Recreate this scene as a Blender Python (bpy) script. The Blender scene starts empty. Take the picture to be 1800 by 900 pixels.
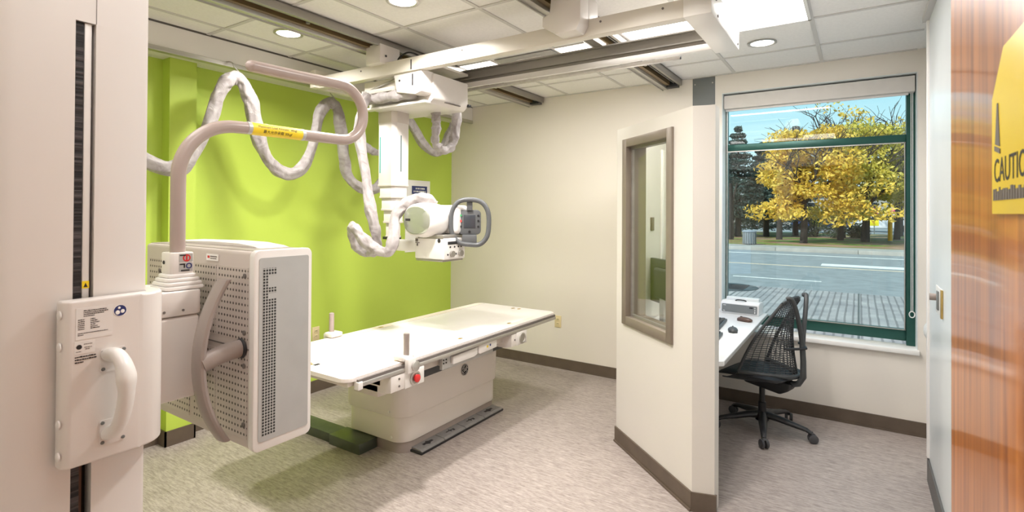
import bpy, bmesh, math, random
from mathutils import Vector, Matrix, noise
random.seed(7)
PI = math.pi
scene = bpy.context.scene
COL = scene.collection

# ------------------------------------------------------------------ materials
def new_mat(name):
    m = bpy.data.materials.new(name); m.use_nodes = True
    return m, m.node_tree.nodes, m.node_tree.links, m.node_tree.nodes['Principled BSDF']

def mat(name, c, rough=.5, metal=0, var=.04, scale=8, bump=0, bscale=60, coat=0, emit=0, stretch=(1, 1, 1), spec=.5, trans=0):
    m, N, L, b = new_mat(name)
    b.inputs['Roughness'].default_value = rough; b.inputs['Metallic'].default_value = metal
    b.inputs['Coat Weight'].default_value = coat; b.inputs['Specular IOR Level'].default_value = spec
    b.inputs['Transmission Weight'].default_value = trans
    tc = N.new('ShaderNodeTexCoord'); mp = N.new('ShaderNodeMapping'); mp.inputs['Scale'].default_value = stretch
    L.new(tc.outputs['Object'], mp.inputs['Vector'])
    n = N.new('ShaderNodeTexNoise'); n.inputs['Scale'].default_value = scale; n.inputs['Detail'].default_value = 4
    L.new(mp.outputs[0], n.inputs['Vector'])
    r = N.new('ShaderNodeValToRGB')
    r.color_ramp.elements[0].position = .3; r.color_ramp.elements[1].position = .7
    r.color_ramp.elements[0].color = tuple(max(0, v*(1-var)) for v in c)+(1,)
    r.color_ramp.elements[1].color = tuple(min(1, v*(1+var)) for v in c)+(1,)
    L.new(n.outputs['Fac'], r.inputs['Fac']); L.new(r.outputs[0], b.inputs['Base Color'])
    if bump:
        n2 = N.new('ShaderNodeTexNoise'); n2.inputs['Scale'].default_value = bscale; n2.inputs['Detail'].default_value = 3
        L.new(mp.outputs[0], n2.inputs['Vector'])
        bp = N.new('ShaderNodeBump'); bp.inputs['Strength'].default_value = bump; bp.inputs['Distance'].default_value = .01
        L.new(n2.outputs['Fac'], bp.inputs['Height']); L.new(bp.outputs[0], b.inputs['Normal'])
    if emit:
        b.inputs['Emission Color'].default_value = tuple(c)+(1,); b.inputs['Emission Strength'].default_value = emit
    return m

def math_node(N, L, op, a, b=None):
    n = N.new('ShaderNodeMath'); n.operation = op
    for i, v in enumerate((a, b)):
        if v is None: continue
        if isinstance(v, (int, float)): n.inputs[i].default_value = v
        else: L.new(v, n.inputs[i])
    return n.outputs[0]

def dots_mat(name, base, dark, ax, pitch, r, square=False, rough=.45, metal=0):
    """regular punched holes; ax = the two object axes used"""
    m, N, L, b = new_mat(name)
    b.inputs['Roughness'].default_value = rough; b.inputs['Metallic'].default_value = metal
    tc = N.new('ShaderNodeTexCoord'); s = N.new('ShaderNodeSeparateXYZ'); L.new(tc.outputs['Object'], s.inputs[0])
    ds = []
    for a, p in zip(ax, pitch):
        f = math_node(N, L, 'DIVIDE', s.outputs['XYZ'.index(a)], p)
        f = math_node(N, L, 'FRACT', f)
        f = math_node(N, L, 'SUBTRACT', f, .5)
        f = math_node(N, L, 'MULTIPLY', f, p)
        ds.append(math_node(N, L, 'ABSOLUTE', f))
    if square: d = math_node(N, L, 'MAXIMUM', ds[0], ds[1])
    else:
        d = math_node(N, L, 'SQRT', math_node(N, L, 'ADD', math_node(N, L, 'MULTIPLY', ds[0], ds[0]), math_node(N, L, 'MULTIPLY', ds[1], ds[1])))
    k = math_node(N, L, 'LESS_THAN', d, r)
    mx = N.new('ShaderNodeMix'); mx.data_type = 'RGBA'
    mx.inputs[6].default_value = tuple(base)+(1,); mx.inputs[7].default_value = tuple(dark)+(1,)
    L.new(k, mx.inputs[0]); L.new(mx.outputs[2], b.inputs['Base Color'])
    return m

M = {}
M['wall'] = mat('cream_paint', (.79, .735, .665), .55, var=.015, scale=1.5, bump=.05, bscale=180)
M['green'] = mat('lime_paint', (.50, .66, .09), .5, var=.02, scale=1.2, bump=.05, bscale=180)
M['wall_white'] = mat('pale_partition_paint', (.68, .645, .60), .5, var=.015, scale=2, bump=.04, bscale=180)
M['wall_grey'] = mat('satin_grey_wall_paint', (.66, .69, .70), .3, var=.03, scale=3)
M['base'] = mat('brown_vinyl_base', (.115, .085, .062), .45, var=.12, scale=9)
M['base_dark'] = mat('dark_vinyl_base', (.10, .095, .09), .45, var=.1, scale=9)
M['white'] = mat('white_enamel', (.76, .72, .69), .32, var=.012, scale=4)
M['white2'] = mat('bright_white_plastic', (.80, .775, .75), .3, var=.01, scale=4)
M['cream_metal'] = mat('cream_painted_steel', (.74, .70, .63), .4, var=.02, scale=5)
M['beige'] = mat('warm_grey_plastic', (.60, .55, .50), .4, var=.015, scale=5)
M['pedestal'] = mat('pedestal_enamel', (.76, .71, .665), .38, var=.012, scale=4)
M['silver'] = mat('silver_panel', (.50, .50, .49), .38, metal=.35, var=.03, scale=14)
M['alu'] = mat('brushed_aluminium', (.55, .53, .50), .35, metal=.8, var=.08, scale=30, stretch=(1, .05, 1))
M['alu_dark'] = mat('anodised_rail', (.34, .32, .29), .4, metal=.6, var=.1, scale=20, stretch=(.05, .05, 1))
M['bronze'] = mat('bronze_rail_web', (.22, .15, .07), .4, metal=.5, var=.3, scale=9, stretch=(1, .2, 1))
M['taupe'] = mat('taupe_plastic', (.33, .28, .255), .4, var=.02, scale=6, bump=.04, bscale=300)
M['taupe_tube'] = mat('taupe_painted_tube', (.40, .32, .29), .3, var=.02, scale=6)
M['black'] = mat('black_plastic', (.018, .018, .02), .4, var=.2, scale=10)
M['void'] = mat('dark_slot', (.006, .006, .007), .8, var=.1)
M['dark'] = mat('charcoal_plastic', (.055, .058, .06), .45, var=.1, scale=12, bump=.05, bscale=200)
M['console'] = mat('slate_console_plastic', (.10, .105, .11), .4, var=.06, scale=12)
M['steelgrey'] = mat('grey_painted_plate', (.17, .18, .18), .5, var=.04)
M['yellow'] = mat('yellow_label', (.90, .66, .02), .4, var=.02)
M['orange_y'] = mat('amber_label', (.90, .50, .01), .4, var=.02)
M['ink'] = mat('black_print', (.02, .018, .02), .6, var=.05)
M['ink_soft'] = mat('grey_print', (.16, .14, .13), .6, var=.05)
M['red'] = mat('red_plastic', (.65, .03, .03), .35, var=.05)
M['blue'] = mat('navy_label', (.02, .035, .16), .4, var=.05)
M['paper'] = mat('white_paper', (.92, .91, .88), .6, var=.01)
M['teal'] = mat('teal_stripe', (.02, .36, .32), .4, var=.03)
M['teal_dark'] = mat('slate_stripe', (.10, .17, .18), .4, var=.03)
M['ivory'] = mat('ivory_outlet', (.72, .60, .36), .4, var=.03)
M['brass'] = mat('brass_plate', (.62, .44, .16), .3, metal=.8, var=.1)
M['mullion'] = mat('dark_green_window_metal', (.018, .085, .068), .35, metal=.3, var=.1, scale=6)
M['reveal'] = mat('pale_reveal_paint', (.74, .78, .78), .35, var=.02, scale=3)
M['sill'] = mat('white_sill', (.88, .86, .83), .3, var=.02, scale=6)
M['blind'] = mat('blind_fabric', (.70, .66, .62), .6, var=.02, scale=20)
M['frame_br'] = mat('bronze_window_frame', (.245, .205, .165), .4, metal=.25, var=.05, scale=6)
M['desk'] = mat('pale_laminate', (.74, .74, .74), .35, var=.02, scale=12)
M['caster'] = mat('caster_grey', (.06, .06, .065), .4, var=.1)
M['duct'] = mat('olive_steel_duct', (.085, .10, .075), .35, metal=.3, var=.2, scale=8)
M['pedal'] = mat('grey_rubber', (.21, .20, .195), .6, var=.08, scale=40, bump=.1, bscale=200)
M['tabletop'] = mat('white_laminate_top', (.93, .88, .85), .28, var=.015, scale=2)
M['tableedge'] = mat('worn_top_trim', (.88, .76, .66), .35, var=.06, scale=5, stretch=(2, .3, 1))
M['asphalt'] = mat('asphalt', (.25, .26, .26), .9, var=.14, scale=3, bump=.3, bscale=40)
M['line_w'] = mat('road_paint_white', (.75, .74, .70), .8, var=.15, scale=10)
M['line_y'] = mat('road_paint_cream', (.70, .55, .38), .8, var=.15, scale=10)
M['concrete'] = mat('concrete', (.36, .34, .31), .85, var=.12, scale=3)
M['bark'] = mat('dark_bark', (.035, .028, .024), .9, var=.3, scale=12, bump=.4, bscale=30)
M['bollard'] = mat('yellow_bollard_paint', (.90, .42, .01), .5, var=.05)
M['binmetal'] = mat('grey_slatted_bin', (.25, .28, .33), .5, var=.1, scale=20)
M['magenta'] = mat('magenta_banner', (.75, .02, .28), .5, var=.05)
M['car_w'] = mat('white_car_paint', (.75, .76, .80), .2, var=.02, coat=.5)
M['car_r'] = mat('red_car_paint', (.5, .02, .03), .2, var=.02, coat=.5)
M['car_b'] = mat('blue_car_paint', (.05, .10, .35), .2, var=.02, coat=.5)
M['glass_dark'] = mat('dark_car_glass', (.02, .03, .04), .1, var=.05)
M['rubber'] = mat('tyre_rubber', (.015, .015, .015), .8, var=.1)
M['screen'] = mat('screen_glass', (.05, .055, .065), .12, var=.05)
M['screen_lit'] = mat('lit_screen', (.35, .55, .85), .2, var=.05, emit=.7)
M['led_green'] = mat('green_key', (.05, .35, .12), .4)
M['led_red'] = mat('red_indicator', (.9, .06, .05), .4, emit=.6)
M['disc'] = mat('sage_metallic_cap', (.42, .44, .37), .3, metal=.55, var=.02, scale=2)
M['brownmouse'] = mat('brown_plastic', (.10, .055, .04), .3, var=.1)
M['tile'] = mat('ceiling_tile', (.84, .82, .80), .85, var=.03, scale=60, bump=.25, bscale=260)
M['tbar'] = mat('ceiling_bar', (.60, .58, .56), .5, var=.02)
M['tbar_dark'] = mat('shadow_gap_trim', (.10, .09, .08), .6)
M['diffuser'] = mat('lit_acrylic_diffuser', (1, .97, .93), .5, var=.004, emit=3.4)
M['lamp_disc'] = mat('lit_downlight_lens', (1, .95, .86), .5, var=.004, emit=6)
M['far_sign'] = mat('yellow_sign_board', (.85, .75, .03), .5)

def hose_mat():
    m, N, L, b = new_mat('grey_cloth_sleeve')
    b.inputs['Roughness'].default_value = .55; b.inputs['Sheen Weight'].default_value = .2
    tc = N.new('ShaderNodeTexCoord')
    n = N.new('ShaderNodeTexNoise'); n.inputs['Scale'].default_value = 14; n.inputs['Detail'].default_value = 5; n.inputs['Distortion'].default_value = 1.2
    L.new(tc.outputs['Object'], n.inputs['Vector'])
    r = N.new('ShaderNodeValToRGB'); r.color_ramp.elements[0].position = .3; r.color_ramp.elements[1].position = .7
    r.color_ramp.elements[0].color = (.27, .24, .235, 1); r.color_ramp.elements[1].color = (.44, .41, .405, 1)
    L.new(n.outputs['Fac'], r.inputs[0]); L.new(r.outputs[0], b.inputs['Base Color'])
    bp = N.new('ShaderNodeBump'); bp.inputs['Strength'].default_value = .45; bp.inputs['Distance'].default_value = .015
    L.new(n.outputs['Fac'], bp.inputs['Height']); L.new(bp.outputs[0], b.inputs['Normal'])
    return m
M['hose'] = hose_mat()

def bellows_mat():
    m, N, L, b = new_mat('pleated_black_band')
    b.inputs['Roughness'].default_value = .6
    tc = N.new('ShaderNodeTexCoord'); mp = N.new('ShaderNodeMapping'); mp.inputs['Scale'].default_value = (4, 4, 160)
    L.new(tc.outputs['Object'], mp.inputs[0])
    n = N.new('ShaderNodeTexNoise'); n.inputs['Scale'].default_value = 1; n.inputs['Detail'].default_value = 3
    L.new(mp.outputs[0], n.inputs['Vector'])
    r = N.new('ShaderNodeValToRGB'); r.color_ramp.elements[0].position = .45; r.color_ramp.elements[1].position = .8
    r.color_ramp.elements[0].color = (.008, .007, .008, 1); r.color_ramp.elements[1].color = (.13, .11, .11, 1)
    L.new(n.outputs['Fac'], r.inputs[0]); L.new(r.outputs[0], b.inputs['Base Color'])
    bp = N.new('ShaderNodeBump'); bp.inputs['Strength'].default_value = .6; bp.inputs['Distance'].default_value = .004
    L.new(n.outputs['Fac'], bp.inputs['Height']); L.new(bp.outputs[0], b.inputs['Normal'])
    return m
M['bellows'] = bellows_mat()

def floor_mat():
    m, N, L, b = new_mat('streaked_sheet_vinyl')
    b.inputs['Roughness'].default_value = .42
    tc = N.new('ShaderNodeTexCoord')
    cols = []
    for sc, st in ((9, (1, 7, 1)), (26, (1, 5, 1))):
        mp = N.new('ShaderNodeMapping'); mp.inputs['Scale'].default_value = st; mp.inputs['Rotation'].default_value = (0, 0, .03)
        L.new(tc.outputs['Object'], mp.inputs[0])
        n = N.new('ShaderNodeTexNoise'); n.inputs['Scale'].default_value = sc; n.inputs['Detail'].default_value = 6; n.inputs['Roughness'].default_value = .7
        L.new(mp.outputs[0], n.inputs['Vector']); cols.append(n.outputs['Fac'])
    k = math_node(N, L, 'MULTIPLY', math_node(N, L, 'ADD', cols[0], cols[1]), .5)
    r = N.new('ShaderNodeValToRGB'); e = r.color_ramp.elements
    e[0].position = .38; e[0].color = (.21, .175, .158, 1); e[1].position = .62; e[1].color = (.50, .44, .41, 1)
    x = e.new(.5); x.color = (.365, .312, .285, 1)
    L.new(k, r.inputs[0]); L.new(r.outputs[0], b.inputs['Base Color'])
    return m
M['floor'] = floor_mat()

def wood_mat():
    m, N, L, b = new_mat('varnished_orange_wood')
    b.inputs['Roughness'].default_value = .32; b.inputs['Coat Weight'].default_value = .55; b.inputs['Coat Roughness'].default_value = .09
    tc = N.new('ShaderNodeTexCoord'); mp = N.new('ShaderNodeMapping'); mp.inputs['Scale'].default_value = (20, 22, 1.1)
    L.new(tc.outputs['Object'], mp.inputs[0])
    n = N.new('ShaderNodeTexNoise'); n.inputs['Scale'].default_value = 1.6; n.inputs['Detail'].default_value = 7; n.inputs['Distortion'].default_value = .6
    L.new(mp.outputs[0], n.inputs['Vector'])
    r = N.new('ShaderNodeValToRGB'); e = r.color_ramp.elements
    e[0].position = .3; e[0].color = (.32, .07, .010, 1); e[1].position = .72; e[1].color = (.80, .27, .045, 1)
    x = e.new(.5); x.color = (.60, .19, .03, 1)
    L.new(n.outputs['Fac'], r.inputs[0]); L.new(r.outputs[0], b.inputs['Base Color'])
    bp = N.new('ShaderNodeBump'); bp.inputs['Strength'].default_value = .10; bp.inputs['Distance'].default_value = .002
    L.new(n.outputs['Fac'], bp.inputs['Height']); L.new(bp.outputs[0], b.inputs['Coat Normal'])
    return m
M['wood'] = wood_mat()

def glass_mat(name, tint=(1, 1, 1), refl=1.0):
    m, N, L, b = new_mat(name)
    N.remove(b)
    out = N['Material Output']
    t = N.new('ShaderNodeBsdfTransparent'); t.inputs[0].default_value = tuple(tint)+(1,)
    g = N.new('ShaderNodeBsdfGlossy'); g.inputs['Roughness'].default_value = .0
    f = N.new('ShaderNodeLayerWeight'); f.inputs[0].default_value = .5
    k = math_node(N, L, 'MULTIPLY', math_node(N, L, 'ADD', math_node(N, L, 'MULTIPLY', math_node(N, L, 'POWER', f.outputs['Facing'], 5), .9), .04), refl)
    mx = N.new('ShaderNodeMixShader'); L.new(k, mx.inputs[0]); L.new(t.outputs[0], mx.inputs[1]); L.new(g.outputs[0], mx.inputs[2])
    L.new(mx.outputs[0], out.inputs['Surface'])
    return m
M['glass'] = glass_mat('window_glass', (.93, .97, .97), 1.0)
M['glass_booth'] = glass_mat('leaded_glass', (.95, .95, .90), 1.6)

def leaf_mat(name, c1, c2, c3, scale=1.3):
    m, N, L, b = new_mat(name)
    b.inputs['Roughness'].default_value = .6
    tc = N.new('ShaderNodeTexCoord')
    n = N.new('ShaderNodeTexNoise'); n.inputs['Scale'].default_value = scale; n.inputs['Detail'].default_value = 9; n.inputs['Roughness'].default_value = .8
    L.new(tc.outputs['Object'], n.inputs['Vector'])
    r = N.new('ShaderNodeValToRGB'); e = r.color_ramp.elements
    e[0].position = .36; e[0].color = c1+(1,); e[1].position = .62; e[1].color = c3+(1,); x = e.new(.5); x.color = c2+(1,)
    L.new(n.outputs['Fac'], r.inputs[0]); L.new(r.outputs[0], b.inputs['Base Color'])
    out = N['Material Output']
    tr = N.new('ShaderNodeBsdfTranslucent'); L.new(r.outputs[0], tr.inputs[0])
    mx = N.new('ShaderNodeMixShader'); mx.inputs[0].default_value = .3
    L.new(b.outputs[0], mx.inputs[1]); L.new(tr.outputs[0], mx.inputs[2]); L.new(mx.outputs[0], out.inputs['Surface'])
    return m
M['leaf_y'] = leaf_mat('yellow_autumn_leaves', (.50, .30, .03), (.82, .56, .07), (.95, .74, .18))
M['leaf_yg'] = leaf_mat('yellow_green_leaves', (.38, .34, .05), (.66, .56, .09), (.86, .68, .16))
M['leaf_d'] = leaf_mat('dark_conifer_needles', (.02, .05, .05), (.05, .10, .09), (.10, .16, .13))
M['leaf_s'] = leaf_mat('shrub_leaves', (.03, .05, .02), (.07, .10, .05), (.15, .17, .09))

def ground_mat():
    m, N, L, b = new_mat('grass_and_leaf_litter'); b.inputs['Roughness'].default_value = .95
    tc = N.new('ShaderNodeTexCoord'); mp = N.new('ShaderNodeMapping'); mp.inputs['Scale'].default_value = (.5, 1, 1)
    L.new(tc.outputs['Object'], mp.inputs[0])
    n = N.new('ShaderNodeTexNoise'); n.inputs['Scale'].default_value = .55; n.inputs['Detail'].default_value = 8; n.inputs['Roughness'].default_value = .65
    L.new(mp.outputs[0], n.inputs['Vector'])
    r = N.new('ShaderNodeValToRGB'); e = r.color_ramp.elements
    e[0].position = .40; e[0].color = (.09, .20, .02, 1); e[1].position = .52; e[1].color = (.24, .13, .07, 1)
    x = e.new(.47); x.color = (.20, .20, .04, 1); y = e.new(.62); y.color = (.34, .22, .14, 1)
    L.new(n.outputs['Fac'], r.inputs[0]); L.new(r.outputs[0], b.inputs['Base Color'])
    return m
M['ground'] = ground_mat()

def walk_mat():
    m, N, L, b = new_mat('grooved_pavers'); b.inputs['Roughness'].default_value = .9
    tc = N.new('ShaderNodeTexCoord'); s = N.new('ShaderNodeSeparateXYZ'); L.new(tc.outputs['Object'], s.inputs[0])
    n = N.new('ShaderNodeTexNoise'); n.inputs['Scale'].default_value = 2.2; n.inputs['Detail'].default_value = 8; L.new(tc.outputs['Object'], n.inputs['Vector'])
    w = math_node(N, L, 'ADD', s.outputs[0], math_node(N, L, 'MULTIPLY', n.outputs['Fac'], .03))
    f = math_node(N, L, 'ABSOLUTE', math_node(N, L, 'SUBTRACT', math_node(N, L, 'FRACT', math_node(N, L, 'DIVIDE', w, .105)), .5))
    k = math_node(N, L, 'LESS_THAN', f, .13)
    r = N.new('ShaderNodeValToRGB'); e = r.color_ramp.elements
    e[0].position = .3; e[0].color = (.24, .22, .22, 1); e[1].position = .7; e[1].color = (.42, .38, .36, 1)
    L.new(n.outputs['Fac'], r.inputs[0])
    mx = N.new('ShaderNodeMix'); mx.data_type = 'RGBA'; L.new(math_node(N, L, 'MULTIPLY', k, .55), mx.inputs[0])
    L.new(r.outputs[0], mx.inputs[6]); mx.inputs[7].default_value = (.07, .06, .06, 1)
    L.new(mx.outputs[2], b.inputs['Base Color'])
    return m
M['walk'] = walk_mat()
M['perf'] = dots_mat('perforated_grey_cover', (.56, .50, .46), (.07, .055, .05), 'XZ', (.0172, .0215), .0042, rough=.45)
M['perf_plain'] = mat('warm_grey_cover', (.56, .50, .46), .45, var=.01)
M['grille'] = dots_mat('square_punched_grille', (.50, .50, .48), (.025, .025, .025), 'YZ', (.0094, .0094), .0034, square=True, rough=.4)
M['vent'] = mat('grey_vent_metal', (.36, .345, .33), .5, var=.05)

# ------------------------------------------------------------------ geometry helper
class MB:
    def __init__(s): s.bm = bmesh.new(); s.X = Matrix()
    def _v(s, p): return s.bm.verts.new(s.X @ Vector(p))
    def box(s, x0, x1, y0, y1, z0, z1, bev=0, seg=2, taper=None):
        c = [(x0, y0, z0), (x1, y0, z0), (x1, y1, z0), (x0, y1, z0), (x0, y0, z1), (x1, y0, z1), (x1, y1, z1), (x0, y1, z1)]
        if taper:
            cx, cy = (x0+x1)/2, (y0+y1)/2
            c = [(cx+(p[0]-cx)*taper[0], cy+(p[1]-cy)*taper[1], p[2]) if p[2] == z0 else p for p in c]
        v = [s._v(p) for p in c]
        fs = [s.bm.faces.new([v[i] for i in q]) for q in ((3, 2, 1, 0), (4, 5, 6, 7), (0, 1, 5, 4), (1, 2, 6, 5), (2, 3, 7, 6), (3, 0, 4, 7))]
        if bev:
            es = list({e for f in fs for e in f.edges})
            bmesh.ops.bevel(s.bm, geom=es, offset=bev, segments=seg, affect='EDGES', profile=.5)
        return s
    def rprism(s, x0, x1, y0, y1, z0, z1, r=.03, seg=6, bev=0, taper=1.0, axis='z', ov=0):
        """rounded-rectangle prism; corners of radius r in the plane across axis; z0 end scaled by taper"""
        if axis == 'z': a0, a1, b0, b1, c0, c1 = x0, x1, y0, y1, z0, z1; f = lambda a, b, c: (a, b, c)
        elif axis == 'y': a0, a1, b0, b1, c0, c1 = x0, x1, z0, z1, y0, y1; f = lambda a, b, c: (a, c, b)
        else: a0, a1, b0, b1, c0, c1 = y0, y1, z0, z1, x0, x1; f = lambda a, b, c: (c, a, b)
        r = min(r, (a1-a0)/2-1e-4, (b1-b0)/2-1e-4)
        poly = []
        for (cx, cy, t0) in ((a1-r, b1-r, 0), (a0+r, b1-r, 90), (a0+r, b0+r, 180), (a1-r, b0+r, 270)):
            for i in range(seg+1):
                t = math.radians(t0+90*i/seg); poly.append((cx+r*math.cos(t), cy+r*math.sin(t)))
        ca, cb = (a0+a1)/2, (b0+b1)/2
        rings = [(c0, taper)]
        if bev:
            rings = [(c0, taper, bev), (c0+bev*.3, taper, bev*.3), (c0+bev, taper, 0), (c1-bev, 1, 0), (c1-bev*.3, 1, bev*.3), (c1, 1, bev)]
        else: rings = [(c0, taper, 0), (c1, 1, 0)]
        R = []
        for c, sc, ins in rings:
            w, h = (a1-a0)/2, (b1-b0)/2
            R.append([s._v(f(ca+(a-ca)*sc*(1-ins/w), cb+(b-cb)*sc*(1-ins/h), c)) for a, b in poly])
        n = len(poly)
        for A, B in zip(R, R[1:]):
            for i in range(n): s.bm.faces.new((A[i], A[(i+1) % n], B[(i+1) % n], B[i]))
        s.bm.faces.new(R[0][::-1]); s.bm.faces.new(R[-1])
        return s
    def prism(s, poly, axis, c0, c1, bev=0, seg=2):
        if axis == 'z': f = lambda a, b, c: (a, b, c)
        elif axis == 'y': f = lambda a, b, c: (a, c, b)
        else: f = lambda a, b, c: (c, a, b)
        A = [s._v(f(a, b, c0)) for a, b in poly]; B = [s._v(f(a, b, c1)) for a, b in poly]; n = len(poly)
        fs = [s.bm.faces.new((A[i], A[(i+1) % n], B[(i+1) % n], B[i])) for i in range(n)]
        fs += [s.bm.faces.new(A[::-1]), s.bm.faces.new(B)]
        if bev:
            es = list({e for q in fs for e in q.edges})
            bmesh.ops.bevel(s.bm, geom=es, offset=bev, segments=seg, affect='EDGES', profile=.5)
        return s
    def tube(s, pts, r, n=14, sub=0, closed=False, cap=True, sq=None, up=None, dome=False):
        """swept tube; r number, list or function(t); sq=(a,b) elliptic factors"""
        P = [Vector(p) for p in pts]
        if sub:
            Q = []
            m = len(P)
            rng = range(m) if closed else range(m-1)
            for i in rng:
                p0 = P[i-1] if (i > 0 or closed) else P[0]*2-P[1]
                p1, p2 = P[i], P[(i+1) % m]
                p3 = P[(i+2) % m] if (i+2 < m or closed) else P[-1]*2-P[-2]
                for k in range(sub):
                    t = k/sub
                    Q.append(.5*((2*p1)+(-p0+p2)*t+(2*p0-5*p1+4*p2-p3)*t*t+(-p0+3*p1-3*p2+p3)*t**3))
            if not closed: Q.append(P[-1])
            P = Q
        m = len(P); T = []
        for i in range(m):
            a = P[i-1] if (i or closed) else P[0]; b = P[(i+1) % m] if (i < m-1 or closed) else P[-1]
            T.append((b-a).normalized())
        u = Vector(up) if up else (Vector((0, 0, 1)) if abs(T[0].z) < .9 else Vector((1, 0, 0)))
        u = (u-T[0]*u.dot(T[0])).normalized(); rings = []
        rad = (lambda t: r) if isinstance(r, (int, float)) else (r if callable(r) else (lambda t: r[min(len(r)-1, int(round(t*(len(r)-1))))]))
        for i in range(m):
            u = (u-T[i]*u.dot(T[i])).normalized(); w = T[i].cross(u); rr = rad(i/(m-1) if m > 1 else 0)
            fa, fb = sq if sq else (1, 1)
            rings.append([s._v(P[i]+u*(math.cos(2*PI*k/n)*rr*fa)+w*(math.sin(2*PI*k/n)*rr*fb)) for k in range(n)])
            if dome and i in (0, m-1): pass
        for i in range(m if closed else m-1):
            A, B = rings[i], rings[(i+1) % m]
            for k in range(n): s.bm.faces.new((A[k], A[(k+1) % n], B[(k+1) % n], B[k]))
        if cap and not closed:
            s.bm.faces.new(rings[0][::-1]); s.bm.faces.new(rings[-1])
        return s
    def cyl(s, p0, p1, r, r1=None, n=24):
        return s.tube([p0, p1], [r, r if r1 is None else r1], n)
    def lathe(s, prof, o=(0, 0, 0), ax=(0, 0, 1), n=28, ring=False):
        if ring: prof = list(prof)+[prof[0]]
        ax = Vector(ax).normalized(); o = Vector(o)
        u = ax.orthogonal().normalized(); w = ax.cross(u); R = []
        for r, h in prof:
            if r < 1e-6: R.append([s._v(o+ax*h)])
            else: R.append([s._v(o+ax*h+u*(r*math.cos(2*PI*k/n))+w*(r*math.sin(2*PI*k/n))) for k in range(n)])
        for A, B in zip(R, R[1:]):
            for k in range(n):
                k2 = (k+1) % n
                if len(A) == 1 and len(B) == 1: continue
                if len(A) == 1: s.bm.faces.new((A[0], B[k2], B[k]))
                elif len(B) == 1: s.bm.faces.new((A[k], A[k2], B[0]))
                else: s.bm.faces.new((A[k], A[k2], B[k2], B[k]))
        if len(R[0]) > 1 and not ring: s.bm.faces.new(R[0][::-1])
        if len(R[-1]) > 1 and not ring: s.bm.faces.new(R[-1])
        if ring: bmesh.ops.remove_doubles(s.bm, verts=R[0]+R[-1], dist=1e-7)
        return s
    def ball(s, c, r, n=20):
        rx, ry, rz = r if isinstance(r, (tuple, list)) else (r, r, r)
        ret = bmesh.ops.create_uvsphere(s.bm, u_segments=n, v_segments=n//2+2, radius=1)
        for v in ret['verts']: v.co = s.X @ Vector((c[0]+v.co.x*rx, c[1]+v.co.y*ry, c[2]+v.co.z*rz))
        return s
    def text(s, body, size, o, xd, yd, depth=.0006, align='LEFT', warp=None):
        cu = bpy.data.curves.new('lettering', 'FONT'); cu.body = body; cu.size = size; cu.extrude = depth; cu.align_x = align; cu.resolution_u = 3
        ob = bpy.data.objects.new('lettering', cu); COL.objects.link(ob)
        dg = bpy.context.evaluated_depsgraph_get(); me = bpy.data.meshes.new_from_object(ob.evaluated_get(dg))
        bpy.data.objects.remove(ob)
        o, xd, yd = Vector(o), Vector(xd).normalized(), Vector(yd).normalized(); zd = xd.cross(yd)
        vs = [s._v(warp(v.co) if warp else o+xd*v.co.x+yd*v.co.y+zd*v.co.z) for v in me.vertices]
        for p in me.polygons:
            try: s.bm.faces.new([vs[i] for i in p.vertices])
            except ValueError: pass
        bpy.data.meshes.remove(me)
        return s
    def build(s, name, m, parent=None, smooth=True, angle=35, local=False):
        """link as ONE mesh object; world coordinates are made local to the top-level parent unless local"""
        bmesh.ops.recalc_face_normals(s.bm, faces=s.bm.faces[:])
        me = bpy.data.meshes.new(name)
        if parent is not None and not local:
            r = root_loc(parent)
            for v in s.bm.verts: v.co -= r
        s.bm.to_mesh(me); s.bm.free()
        me.materials.append(M[m] if isinstance(m, str) else m)
        if smooth:
            for p in me.polygons: p.use_smooth = True
            me.set_sharp_from_angle(angle=math.radians(angle))
        o = bpy.data.objects.new(name, me); COL.objects.link(o)
        if parent is not None: o.parent = parent
        return o

def root_loc(o):
    while o.parent: o = o.parent
    return o.location.copy()
def tag(o, label, cat, group=None, kind=None):
    o['label'] = label; o['category'] = cat
    if group: o['group'] = group
    if kind: o['kind'] = kind
    return o
def thing(name, label, cat, loc, rz=0, group=None):
    o = bpy.data.objects.new(name, None); COL.objects.link(o); o.empty_display_size = .1
    o.location = loc; o.rotation_euler = (0, 0, rz)
    return tag(o, label, cat, group)
def struct(o): o['kind'] = 'structure'; return o
def dup(root, loc, rz=None, label=None):
    r = root.copy(); COL.objects.link(r); r.location = loc
    if rz is not None: r.rotation_euler = (0, 0, rz)
    if label: r['label'] = label
    for ch in list(root.children):
        c = ch.copy(); COL.objects.link(c); c.parent = r
        for g in ch.children:
            d = g.copy(); COL.objects.link(d); d.parent = c
    return r

# ------------------------------------------------------------------ measurements (metres)
CZ = 2.72; XG = -3.90; YF = 4.666; XR = .345

# ------------------------------------------------------------------ ROOM SHELL
struct(MB().box(-4.3, 1.2, -.6, 4.95, -.12, 0).build('floor', 'floor', smooth=False))
struct(MB().box(-4.3, 1.2, -.6, 4.95, CZ, CZ+.15).build('ceiling', 'tile', smooth=False))
struct(MB().box(-4.3, XG, -.6, 4.95, 0, CZ).build('wall_left', 'green', smooth=False))
WX0, WX1, WZ0, WZ1 = -.96, .346, .60, 2.56
b = MB(); b.box(XG, WX0, YF, 4.95, 0, CZ).box(WX0, WX1, YF, 4.95, 0, WZ0-.03).box(WX0, WX1, YF, 4.95, WZ1, CZ).box(WX1, 1.2, YF, 4.95, 0, CZ)
struct(b.build('wall_far', 'wall', smooth=False))
b = MB(); b.box(XR, 1.2, -.6, 3.93, 0, CZ).box(.40, 1.2, 3.93, YF, 0, CZ)
struct(b.build('wall_right', 'wall_grey', smooth=False))
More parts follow.
